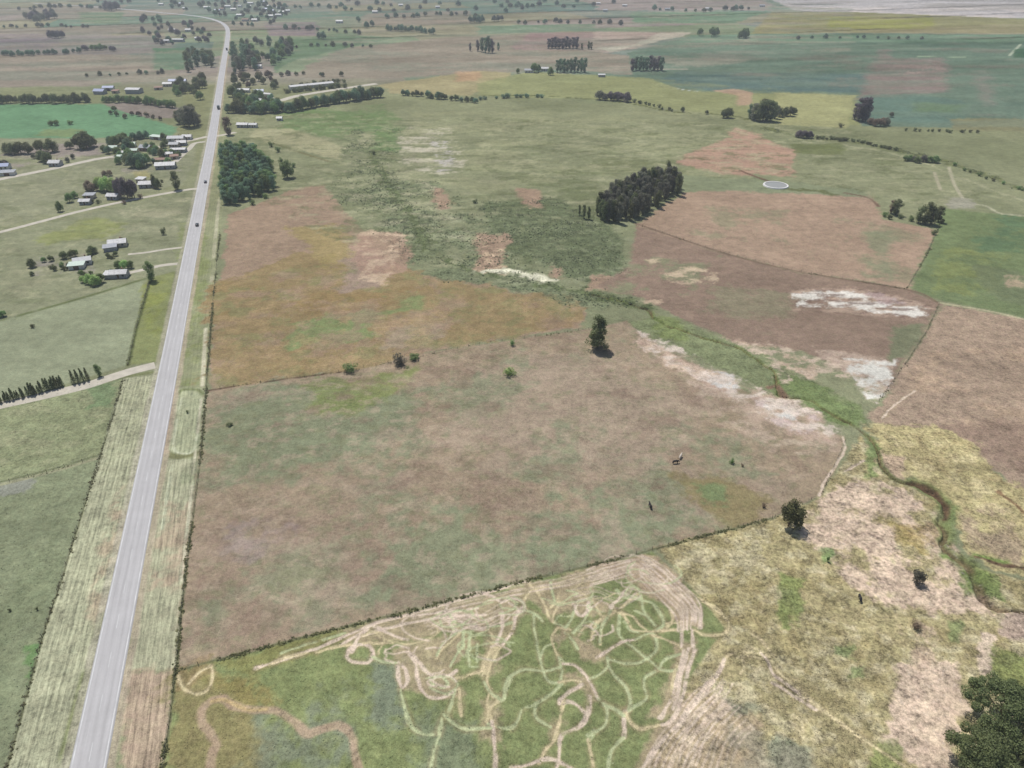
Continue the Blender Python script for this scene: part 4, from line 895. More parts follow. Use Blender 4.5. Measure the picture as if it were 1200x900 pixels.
# --- single trees and bushes in the open
def single(kind, mat, s, label, cat=None, wf=None):
    t = trees(kind, mat, [s], 'x', 'y', None)[0]; t['label'] = label
    if cat: t['category'] = cat
    return t
single('bushy', F_DARK, (700, 408, 40, 35), 'tall dark tree standing alone at the top edge of the brown paddock')
single('round', F_DARK, (924, 616, 34, 31), 'dark rounded tree at the corner where the paddock fence meets pale bare soil')
single('shrub', F_GREY, (1074, 684, 21, 24), 'grey green bush on pale bare ground left of the creek')
single('shrub', F_LIGHT, (596, 439, 10, 19), 'bright green low bush inside the brown paddock below the lone tall tree')
single('shrub', F_GREEN, (410, 434, 9, 24), 'flat dark green bush on the fence line between orange field and paddock')
single('shrub', F_GREY, (469, 427, 13, 22), 'grey bushy shrub on the fence line right of the flat green bush')
single('shrub', F_GREEN, (484, 421, 7, 20), 'small bright green shrub just right of the grey fence line shrub')
single('shrub', F_GREEN, (600, 405, 7, 9), 'small dark bush on the upper boundary of the brown paddock')
single('shrub', F_BROWN, (1072, 735, 8, 17), 'low brown dead looking shrub below the grey green bush')
single('shrub', F_DARK, (219.5, 484, 5, 5), 'small dark round bush on the mown verge right of the highway')
single('shrub', F_GREEN, (858, 543, 7, 8), 'small green shrub in the right part of the brown paddock')
single('shrub', F_BROWN, (895, 594, 6, 7), 'small dark shrub beside the paddock fence left of the rounded tree')
single('shrub', F_DARK, (270, 498, 4, 14), 'low dark weed clump in the upper left of the brown paddock')
single('shrub', F_GREEN, (970, 658, 9, 6), 'tiny green sapling in the dry grass below the rounded tree')
single('shrub', F_BROWN, (870, 546, 4, 5), 'tiny brown weed clump right of the small green paddock shrub')
single('tall', F_GREEN, (178.5, 329, 24, 15), 'tall green tree beside the driveway left of the highway')
single('round', F_GREEN, (337, 208, 20, 19), 'round green tree to the right of the dense plantation block')
single('tall', F_DARK, (208, 222, 22, 13), 'olive green tree at the junction of the side road and highway')
single('tall', F_BROWN, (268, 158, 21, 14), 'greyish brown tree beside the highway above the plantation block')
single('shrub', F_DARK, (438, 181, 5, 6), 'small dark bush alone in the upper scrub pasture')
single('round', F_GREEN, (4, 371, 7, 11), 'round bush at the left edge above the pale green field')
single('shrub', F_DARK, (557, 238, 5, 8), 'dark bush in the scrub pasture left of the big grove')
single('shrub', F_DARK, (192, 275, 10, 8), 'slender dark bush in rough grass left of the highway')
single('shrub', F_DARK, (38, 384, 5, 8), 'small dark bush on the upper edge of the pale green field')
single('shrub', F_DARK, (12, 716, 4, 5), 'tiny dark bush in the green field at left, the left one of two')
single('shrub', F_DARK, (44, 715, 4, 4), 'tiny dark bush in the green field at left, the right one of two')
# --- big trees, lower right corner
def big_tree(px, py, H, Rr, seed, mat, label):
    q = random.Random(seed); B = []
    for i in range(110):
        a = q.uniform(0, 6.28); e = q.uniform(-.25, 1.5); d = Rr * .9 * math.cos(e) * q.uniform(.62, 1.0)
        B.append((d * math.cos(a), d * math.sin(a), H * .50 + H * .38 * math.sin(e) * q.uniform(.7, 1.1), q.uniform(.6, 2.0)))
    for i in range(9): B.append((q.uniform(-.4, .4) * Rr, q.uniform(-.4, .4) * Rr, H * q.uniform(.4, .68), 2.6))
    x, y = P(px, py); t = empty('broadleaf_tree', (x, y, zat(x, y)))
    mesh_obj('crown', crown_mesh('big_crown', mat, seed, B, 330, .17, .25), t); mesh_obj('trunk', trunk_mesh('big_trunk', BARK, seed, H * .75, .5, B, 14), t)
    tag(t, label, 'tree', 'large dark trees in the lower right corner'); return t
F_BIG = foliage_mat('foliage_big', (0.101, 0.132, 0.055), (0.188, 0.223, 0.091), (0.346, 0.342, 0.187))
big_tree(1168, 856, 13.5, 10.0, 5, F_BIG, 'large dark tree in the lower right corner, the uppermost one')
big_tree(1142, 908, 11, 8.0, 6, F_BIG, 'large dark tree in the lower right corner, the lowest leftmost one')
big_tree(1222, 925, 12, 9.0, 8, F_BIG, 'large dark tree cut by the right edge in the lower right corner')

# --- the groves and lines
trees('tall', [F_GREY, F_DARK, F_GREY], inside_px([(694, 251), (704, 258), (720, 263), (738, 261), (756, 252), (780, 240), (799, 227), (794, 214), (768, 216), (738, 224), (712, 240)], 105, 23, 3.0, .18), 'dark grey green eucalyptus', 'in the big pasture grove', 'eucalyptus trees of the big grove', .44)
trees('tall', F_DARK, [(679, 252, 12), (684, 256, 16), (690, 257, 15)], 'slim green tree', 'just left of the big grove', 'slim trees left of the grove', .4)
pl_ = []
for j in range(12):
    for i in range(11):
        x = 264 + i * 5.6 + tr_.uniform(-1.3, 1.3) + (11 - j) * -.1; y = 182 + j * 5.2 + tr_.uniform(-1.2, 1.2)
        lo = 178 + max(0, (x - 292)) * .75; hi = 241 - max(0, x - 272) * .32
        if lo < y < hi and x < 322 - (0 if y > 198 else 6) and not (x > 300 and tr_.random() < .15): pl_.append((x, y, tr_.uniform(14, 20), tr_.uniform(10.5, 14)))
trees('tall', [F_BLUE, F_BLUE, F_GREEN], pl_, 'blue green tree', 'in the roadside plantation', 'trees of the roadside plantation')
trees('shrub', F_GREEN, [(326, 178, 7, 9), (330, 190, 6, 9), (318, 172, 7, 9), (344, 196, 6, 8), (312, 232, 6, 10), (296, 240, 6, 10)], 'green shrub', 'scattered at the plantation edge', 'shrubs around the plantation')
trees('cone', F_DARK, along_px([(-14, 477), (0, 472), (40, 462), (76, 451)], 26, 12, .6, .6, .25), 'small dark cypress', 'in the row above the dirt side road', 'cypresses along the dirt road', .42)
trees('cone', F_DARK, [(87, 449, 16), (92.5, 448, 16), (98, 446.5, 16), (103.5, 445, 15)], 'taller dark cypress', 'at the right part of the dirt road row', 'taller cypresses by the dirt road', .36)
single('tall', F_GREEN, (117, 441, 14, 10), 'green rounded tree at the right end of the cypress row')
for pts, n, hp, k, mt, d, wh, g, wf in (
    ([(-120, 123), (-40, 122), (0, 121), (60, 121), (108, 120)], 40, 10, 'round', F_DARK, 'dark hedgerow tree', 'along the far edge of the bright green field', 'hedgerow above the bright green field', 1.0),
    ([(120, 120), (160, 121), (205, 127)], 18, 8, 'round', F_GREEN, 'green hedge tree', 'behind the long shed and brown patch', 'hedge trees behind the shed', 1.0),
    ([(-60, 68), (0, 66), (60, 64), (96, 61)], 26, 6, 'round', F_BLUE, 'bluish hedgerow tree', 'across the far upper left fields', 'hedgerow of the far upper left', 1.1),
    ([(97, 60), (118, 58), (136, 60)], 8, 6, 'round', [F_GREEN, F_PURP], 'small hedgerow tree', 'right of the bluish upper left hedgerow', 'short far hedgerow upper left', 1.1),
    ([(268, 132), (300, 133), (340, 131), (390, 122), (448, 113)], 50, 12, 'round', [F_DARK, F_BLUE, F_GREEN], 'dark dense tree', 'in the long tree belt', 'trees of the long belt', .95),
    ([(470, 112), (500, 114), (530, 118), (560, 120)], 16, 7, 'round', [F_BLUE, F_DARK], 'low dark tree', 'in the thin belt trailing right of the long belt', 'trees of the thin trailing belt', 1.1),
    ([(334, 109), (360, 106), (408, 102)], 20, 6, 'shrub', F_DARK, 'dark clipped hedge bush', 'in front of the long white greenhouse', 'hedge bushes by the greenhouse', 1.5),
    ([(340, 103), (370, 99), (405, 97)], 12, 5, 'shrub', F_DARK, 'dark hedge bush', 'behind the long white greenhouse', 'bushes behind the greenhouse', 1.5),
    ([(453, 36), (480, 37), (510, 40)], 14, 7, 'round', F_BLUE, 'bluish dark tree', 'in the far row at top centre', 'far tree row at top centre', .9),
    ([(300, 13), (370, 8), (420, 14)], 12, 5, 'round', F_BLUE, 'tiny bluish tree', 'in the farthest line near the top', 'farthest tree line', 1.1),
    ([(740, 119), (765, 125), (790, 131)], 10, 4, 'shrub', F_DARK, 'small dark bush', 'along the drainage line at upper centre right', 'bushes on the drainage line', 1.5),
    ([(700, 116), (715, 118), (738, 119)], 7, 9, 'round', [F_GREY, F_PURP], 'grey bushy tree', 'at the left end of the drainage line', 'grey trees on the drainage line', 1.1),
    ([(955, 162), (1000, 166), (1050, 176)], 24, 4, 'shrub', F_DARK, 'small dark bush', 'along the stream at upper right', 'bushes of the upper right stream', 1.8),
    ([(1058, 188), (1075, 190), (1096, 191)], 7, 7, 'round', [F_GREY, F_PURP, F_GREEN], 'low bushy tree', 'in the clump on the upper right stream', 'clump on the upper right stream', 1.3),
    ([(1058, 153), (1100, 155), (1150, 156)], 12, 4, 'shrub', F_DARK, 'tiny dark bush', 'in the line below the teal fields', 'dotted bushes below the teal fields', 1.4),
    ([(1110, 192), (1150, 208), (1200, 224), (1260, 240)], 14, 4, 'shrub', [F_DARK, F_GREEN], 'small bush', 'along the stream near the right edge', 'stream bushes near the right edge', 1.6),
    ([(560, 118), (600, 114), (640, 114)], 10, 5, 'shrub', F_BLUE, 'low bluish bush', 'on the drainage line at upper centre', 'low bushes at upper centre', 1.8)):
    trees(k, mt, along_px(pts, n, hp), d, wh, g, wf)
for k_, (pts, n) in enumerate((([(0, 33), (60, 31), (110, 33)], 12), ([(330, 34), (380, 36), (425, 40)], 12), ([(600, 28), (660, 27), (730, 29)], 12), ([(20, 12), (80, 9), (140, 11)], 14), ([(760, 12), (820, 14), (880, 12)], 10), ([(450, 22), (520, 18), (560, 19)], 12), ([(930, 46), (1010, 45), (1090, 47)], 10), ([(345, 56), (400, 54), (440, 56)], 9), ([(300, 90), (360, 88), (400, 90)], 9), ([(100, 90), (160, 87), (200, 86)], 9))):
    trees('round', [F_BLUE, F_DARK, F_GREY], along_px(pts, n, 4.6, 2.5, .8, .35), 'small bluish hedgerow tree', 'in a far hedge, ' + ('top left field edge', 'left of top centre', 'right of top centre', 'highest at the left', 'near the pale corner field', 'at top centre', 'inside the teal field', 'below the bend farm', 'above the greenhouse', 'above the blue shed')[k_], 'far hedgerow ' + str(('one', 'two', 'three', 'four', 'five', 'six', 'seven', 'eight', 'nine', 'ten')[k_]), 1.2)
trees('tall', [F_BLUE, F_DARK], inside_px([(220, 68), (250, 66), (250, 82), (219, 85)], 18, 13, 3.5), 'dark bluish tree', 'in the clump left of the far highway', 'clump left of the far highway', .75)
trees('tall', [F_BLUE, F_GREY], inside_px([(273, 62), (292, 60), (300, 82), (274, 86)], 22, 15, 3.5), 'dark bluish tree', 'in the clump right of the far highway', 'clump right of the far highway', .65)
trees('round', [F_BLUE, F_GREY, F_GREEN], inside_px([(278, 52), (330, 46), (348, 60), (330, 76), (302, 80), (296, 62)], 26, 9, 5), 'grey green tree', 'scattered right of the far highway clump', 'scattered trees right of the far clump', .9)
trees('round', [F_GREEN, F_DARK, F_BLUE], inside_px([(272, 112), (300, 112), (330, 122), (330, 130), (272, 130)], 24, 11, 5), 'green garden tree', 'among the houses right of the highway', 'garden trees right of the highway', .95)
trees('round', [F_BROWN, F_DARK], inside_px([(273, 92), (320, 90), (325, 108), (275, 106)], 18, 8, 5), 'brownish tree', 'above the houses right of the highway', 'brownish trees right of the highway', .95)
trees('round', [F_GREY, F_PURP], inside_px([(26, 20), (66, 18), (66, 27), (40, 28)], 12, 8, 4), 'grey dusky tree', 'in the far clump at top left', 'far clump at top left', 1.0)
trees('round', F_PURP, [(59, 44, 8), (64, 45, 9), (69, 45, 9), (74, 44, 8)], 'dusky purple tree', 'in the small clump below the top left one', 'small dusky clump upper left', .9)
trees('round', F_PURP, [(126, 12, 10), (131, 13, 11), (137, 12, 10)], 'dusky purple tree', 'at the very top left of centre', 'dusky trees at the top', 1.0)
trees('round', [F_BLUE, F_GREY], inside_px([(100, 2), (330, 2), (340, 22), (310, 32), (275, 30), (240, 14), (160, 8)], 60, 5.5, 6), 'tiny bluish tree', 'in the far town near the top', 'trees of the far town', 1.0)
trees('round', [F_BLUE, F_GREY, F_PURP], inside_px([(165, 24), (240, 24), (250, 50), (190, 54), (165, 42)], 34, 6.5, 6), 'small bluish tree', 'around the far sheds left of the bend', 'trees around the far sheds', 1.0)
trees('round', [F_BLUE, F_GREY], inside_px([(380, 0), (700, -6), (760, 10), (600, 14), (400, 16)], 40, 5, 9), 'tiny bluish tree', 'dotted across farthest fields, top centre', 'farthest dotted trees', 1.3)
trees('round', F_BLUE, [(551, 27, 8), (556, 27, 9), (561, 27, 9), (565, 26, 8)], 'dark bluish tree', 'in the small square clump at top centre', 'square clump at top centre', .8)
trees('round', F_GREY, [(579, 25, 7), (584, 25, 7), (588, 24, 6)], 'grey tree', 'right of the square clump at top centre', 'grey trio at top centre', .9)
trees('tall', [F_BLUE, F_PURP], [(560, 60, 12), (565, 61, 16), (569, 62, 17), (573, 62, 18), (577, 62, 15), (551, 60, 9), (584, 59, 9)], 'tall dark tree', 'in the clump at upper centre', 'tall clump at upper centre', .5)
trees('round', F_BLUE, [(374, 45, 7), (379, 46, 9), (430, 33, 8), (420, 26, 7), (436, 31, 7)], 'dark bluish tree', 'in the far fields left of top centre', 'far trees left of top centre', .9)
trees('tall', F_PURP, [(643 + i * 4.1, 57 - (i % 2) * .6, 11 + (i % 3)) for i in range(9)], 'dusky purple tree', 'in the short dense row at top centre right', 'dusky row at top centre right', .7)
trees('tall', F_DARK, [(682, 58, 7), (690, 58, 9), (693, 58, 8)], 'small dark tree', 'right of the dusky purple row', 'small trees right of the dusky row', .6)
trees('tall', F_BLUE, [(653 + i * 4.0, 85 - (i % 2), 14 + (i % 3)) for i in range(9)], 'tall bluish tree', 'in the row beside the upper centre farmhouse', 'row beside the upper centre farmhouse', .55)
trees('round', F_GREEN, [(607, 86, 6), (626, 85, 11), (631, 84, 8), (645, 88, 9)], 'green garden tree', 'around the upper centre farmhouse', 'garden trees at the upper centre farmhouse', .9)
trees('tall', [F_BLUE, F_PURP], [(741 + i * 4.2, 83 - (i % 2), 14 + (i % 3)) for i in range(9)], 'tall bluish tree', 'in the row left of the dark blue field', 'row left of the dark blue field', .6)
trees('round', F_GREEN, [(820, 42, 9), (834, 43, 11), (839, 42, 9), (867, 45, 8), (871, 45, 11), (874, 44, 10)], 'dark green tree', 'on the near edge of the far teal field', 'trees above the teal field', .9)
trees('round', F_BLUE, [(605, 9, 5), (611, 9, 5), (618, 9, 5), (624, 9, 5), (862, 12, 6), (868, 12, 6)], 'small dark tree', 'on the farthest fields right of centre', 'farthest dark trees', 1.2)
trees('round', F_DARK, [(800, 131, 6), (828, 134, 5), (848, 138, 10), (853, 138, 12)], 'dark bushy tree', 'on the drainage line left of the tall clump', 'bushy trees on the drainage line', 1.0)
trees('tall', [F_BLUE, F_DARK, F_GREY], [(879, 139, 16), (884, 141, 20), (889, 142, 22), (894, 141, 24), (898, 142, 24), (903, 142, 22), (908, 139, 15)], 'dark bluish tree', 'in the tall clump on the drainage line', 'tall clump on the drainage line', .75)
trees('round', F_DARK, [(914, 137, 10), (920, 136, 10), (926, 136, 11), (930, 134, 8)], 'low dark tree', 'trailing right of the tall drainage clump', 'low trees right of the tall clump', 1.0)
trees('tall', F_PURP, [(1001, 140, 18), (1006, 142, 26), (1011, 142, 28), (1015, 140, 18)], 'dusky purple tree', 'in the clump below the brown teal patch', 'dusky clump at upper right', .7)
trees('round', [F_GREY, F_BROWN], [(1020, 146, 8), (1026, 148, 9), (1032, 148, 10), (1038, 147, 9), (1044, 137, 6)], 'grey bushy tree', 'right of the dusky upper right clump', 'bushy trees by the dusky clump', 1.1)
trees('shrub', F_DARK, [(985, 149, 5), (1094, 275, 6), (1041, 46, 4)], 'small lone bush', 'in the upper right fields', 'lone bushes in the upper right')
trees('round', F_PURP, [(936, 161, 8), (942, 162, 9), (948, 162, 8)], 'dusky purple bush tree', 'on the stream below the pale field', 'dusky bushes on the stream', 1.2)
trees('tall', [F_DARK, F_BROWN], [(1044, 250, 15), (1049, 252, 19), (1076, 261, 19), (1084, 262, 26), (1091, 263, 20), (1099, 260, 18)], 'dark ragged tree', 'in the two clumps left of the green right field', 'ragged trees left of the green right field', .75)
trees('shrub', [F_DARK, F_GREEN], [(1036, 254, 7), (1042, 257, 7), (1055, 256, 6), (1068, 259, 7), (1104, 262, 7)], 'low olive bush', 'under the two ragged tree clumps', 'low bushes under the ragged trees', 1.3)
# farms and villages left of the highway
trees('round', F_DARK, [(10, 180, 12), (17, 181, 13), (25, 180, 14), (33, 180, 13), (48, 178, 14), (62, 178, 15)], 'dark round tree', 'below the bright green field', 'dark round trees below the green field', 1.05)
trees('round', F_DARK, [(50, 189, 12), (57, 191, 13), (82, 174, 9), (94, 174, 16), (102, 174, 19), (108, 172, 13)], 'dense dark tree', 'left of the highway village', 'dense trees left of the village', 1.05)
trees('shrub', F_GREEN, [(60, 147, 7, 11), (67, 147, 8, 12), (82, 146, 6, 11)], 'green bush', 'inside the bright green field', 'bushes inside the bright green field')
trees('round', [F_DARK, F_GREEN, F_BLUE], [(130, 170, 10), (136, 172, 13), (143, 169, 12), (150, 174, 12), (157, 164, 9), (165, 163, 9), (172, 162, 9), (146, 163, 8), (138, 182, 10), (152, 186, 12), (158, 196, 16), (165, 196, 17), (172, 193, 14), (151, 192, 12), (128, 180, 9), (122, 178, 8), (192, 164, 8), (183, 178, 8), (186, 196, 8), (202, 182, 8), (210, 184, 7)], 'green village tree', 'among the village houses left of the highway', 'village trees left of the highway', 1.0)
trees('round', F_BROWN, [(123, 206, 6), (129, 206, 7), (105, 223, 11), (110, 224, 10)], 'brownish bushy tree', 'between village and roadside farm', 'brownish trees below the village', 1.1)
trees('round', F_LIGHT, [(118, 223, 16), (126, 224, 17), (134, 225, 16)], 'pale green tree', 'left of the dusky tree by the roadside farm', 'pale green farm trees', .9)
trees('round', F_PURP, [(142, 231, 22, 14), (150, 233, 24, 15), (158, 232, 22, 14)], 'big dusky purple tree', 'at the roadside farm on the side road', 'big dusky farm trees')
trees('round', F_DARK, [(182, 220, 15, 8), (186, 221, 12, 8)], 'dark tree', 'right of the white roofed roadside farmhouse', 'dark pair by the farmhouse')
trees('round', F_GREEN, [(71, 248, 12, 8), (82, 237, 11, 10), (88, 232, 8, 9)], 'green tree', 'left of the roadside farm above the side road', 'green trees left of the farm')
trees('round', [F_DARK, F_GREEN], [(38, 313, 10, 12), (52, 307, 6), (60, 306, 7), (65, 317, 6), (73, 315, 6), (76, 303, 9), (81, 314, 6), (86, 301, 9), (38, 323, 5)], 'small dark tree', 'in the orchard left of the lower farm', 'orchard trees of the lower farm', 1.0)
trees('round', [F_GREEN, F_LIGHT], [(98, 331, 8), (106, 332, 11), (113, 334, 12), (119, 331, 11), (140, 314, 9), (147, 315, 11), (154, 314, 9), (96, 323, 7)], 'bright green garden tree', 'around the lower farmhouses', 'garden trees of the lower farm', 1.0)
trees('round', F_DARK, [(109, 297, 9, 12), (127, 302, 6), (136, 300, 6), (144, 285, 7)], 'dark small tree', 'near the upper house of the lower farm', 'dark trees at the lower farm', 1.0)
trees('tall', [F_GREY, F_DARK], [(210, 145, 15), (216, 148, 20), (222, 149, 24), (228, 148, 22), (226, 143, 20), (233, 146, 14)], 'tall grey green tree', 'beside the brown patch left of the highway', 'tall clump beside the brown patch', .8)
trees('round', [F_BROWN, F_DARK], [(130, 134, 5), (137, 136, 6), (147, 139, 6), (155, 135, 5), (163, 136, 6), (172, 137, 6), (180, 139, 5), (188, 141, 5), (134, 130, 6)], 'small brownish bush tree', 'along the near edge of the brown patch', 'bush trees by the brown patch', 1.1)
trees('round', [F_GREEN, F_DARK], inside_px([(205, 97), (245, 92), (238, 118), (222, 118), (208, 112)], 16, 9, 5), 'green tree', 'between the long shed and the highway', 'green trees by the upper sheds', 1.0)
trees('round', F_GREY, [(0, 197, 10), (7, 196, 9), (40, 186, 6), (80, 190, 6), (86, 186, 6)], 'greyish tree', 'above the upper side road at the left', 'greyish trees by the upper side road', 1.0)

trees('round', [F_GREEN, F_DARK, F_BLUE], inside_px([(128, 166), (200, 158), (216, 178), (206, 192), (180, 200), (150, 200), (128, 184)], 22, 8, 7), 'low green yard tree', 'scattered between the village houses', 'yard trees of the village', 1.1)
trees('shrub', [F_GREEN, F_DARK], inside_px([(84, 298), (150, 282), (160, 318), (100, 332), (40, 322)], 16, 5, 7), 'small yard bush', 'around the lower farm houses', 'yard bushes of the lower farm', 1.4)
trees('shrub', [F_DARK, F_BROWN], inside_px([(90, 226), (140, 232), (180, 210), (200, 216), (150, 240), (96, 244)], 12, 5, 7), 'small yard bush', 'around the roadside farm', 'yard bushes of the roadside farm', 1.4)

# ================================================================= BUILDINGS
def mat_flat(name, c, rough=.7, var=.18): return simple_mat(name, c, var, .9, rough)
ROOFS = {'white': mat_flat('roof_whitewash', (.66, .65, .64), .5, .45), 'grey': mat_flat('roof_zinc', (.40, .41, .43), .4, .4), 'rust': mat_flat('roof_rusty', (.32, .20, .15), .7, .45), 'pale': mat_flat('roof_pale_green', (.52, .60, .52), .5), 'blue': mat_flat('roof_blue_sheet', (.36, .40, .56), .45)}
WALLS = {'white': mat_flat('wall_white', (.62, .60, .56)), 'cream': mat_flat('wall_cream', (.52, .46, .38)), 'grey': mat_flat('wall_grey', (.36, .36, .37)), 'brick': mat_flat('wall_brick', (.30, .18, .13))}
GLASS = simple_mat('window_glass', (.05, .06, .07), .2, 1, .15); DOOR = simple_mat('door_wood', (.16, .10, .07), .3, 2, .7)
def building(px, py, w, d, h, roof, wall, rot, label, style='gable', cat='house', group=None, name=None):
    w, d, h = (w * .82, d * .85, h * .88) if cat != 'greenhouse' else (w, d, h)
    x, y = P(px, py); t = empty(name or {'house': 'farm_house', 'shed': 'farm_shed', 'greenhouse': 'greenhouse'}[cat], (x, y, 0), R(rot)); tag(t, label, cat, group)
    hw_, hd = w / 2, d / 2; rise = {'gable': d * .24, 'mono': d * .10, 'low': d * .12}[style]
    m = MB()
    if style == 'mono':
        m.add([(-hw_, -hd, -.2), (hw_, -hd, -.2), (hw_, hd, -.2), (-hw_, hd, -.2), (-hw_, -hd, h), (hw_, -hd, h), (hw_, hd, h + rise), (-hw_, hd, h + rise)],
              [(0, 1, 5, 4), (1, 2, 6, 5), (2, 3, 7, 6), (3, 0, 4, 7), (4, 5, 6, 7)])
    else:
        m.add([(-hw_, -hd, -.2), (hw_, -hd, -.2), (hw_, hd, -.2), (-hw_, hd, -.2), (-hw_, -hd, h), (hw_, -hd, h), (hw_, hd, h), (-hw_, hd, h), (-hw_, 0, h + rise), (hw_, 0, h + rise)],
              [(0, 1, 5, 4), (1, 2, 6, 9, 5), (2, 3, 7, 6), (3, 0, 4, 8, 7), (4, 5, 9, 8), (6, 7, 8, 9)])
    m.build('wall', WALLS[wall], t)
    e, th = .5, .12; m = MB()
    def slab(y0, z0, y1, z1):
        m.add([(-hw_ - e, y0, z0), (hw_ + e, y0, z0), (hw_ + e, y1, z1), (-hw_ - e, y1, z1), (-hw_ - e, y0, z0 + th), (hw_ + e, y0, z0 + th), (hw_ + e, y1, z1 + th), (-hw_ - e, y1, z1 + th)],
              [(3, 2, 1, 0), (4, 5, 6, 7), (0, 1, 5, 4), (1, 2, 6, 5), (2, 3, 7, 6), (3, 0, 4, 7)])
    if style == 'mono': k = rise / d; slab(-hd - e, h - e * k + .02, hd + e, h + rise + e * k + .02)
    else:
        k = rise / hd; slab(-hd - e, h - e * k + .02, -.01, h + rise + .02); slab(hd + e, h - e * k + .02, .01, h + rise + .02)
    rf = m.build('roof', ROOFS[roof], t)
    if cat == 'house':
        MB().box(hw_ * .4 - .3, hw_ * .4 + .3, hd * .3 - .3, hd * .3 + .3, h, h + rise + .9).build('chimney', WALLS['brick'], rf)
        MB().box(-.5, .5, -hd - .06, -hd - .003, 0, 2.1).build('door', DOOR, t)
        for sx in (-.62, .62):
            f = MB().box(sx * hw_ - .7, sx * hw_ + .7, -hd - .07, -hd - .003, .9, 2.1).build('window', WALLS['white'], t)
            MB().box(sx * hw_ - .58, sx * hw_ + .58, -hd - .09, -hd - .073, 1.0, 2.0).build('pane', GLASS, f)
    elif cat == 'shed': MB().box(-w * .18, w * .18, -hd - .06, -hd - .003, 0, h * .82).build('door', DOOR if wall != 'grey' else ROOFS['grey'], t)
    return t
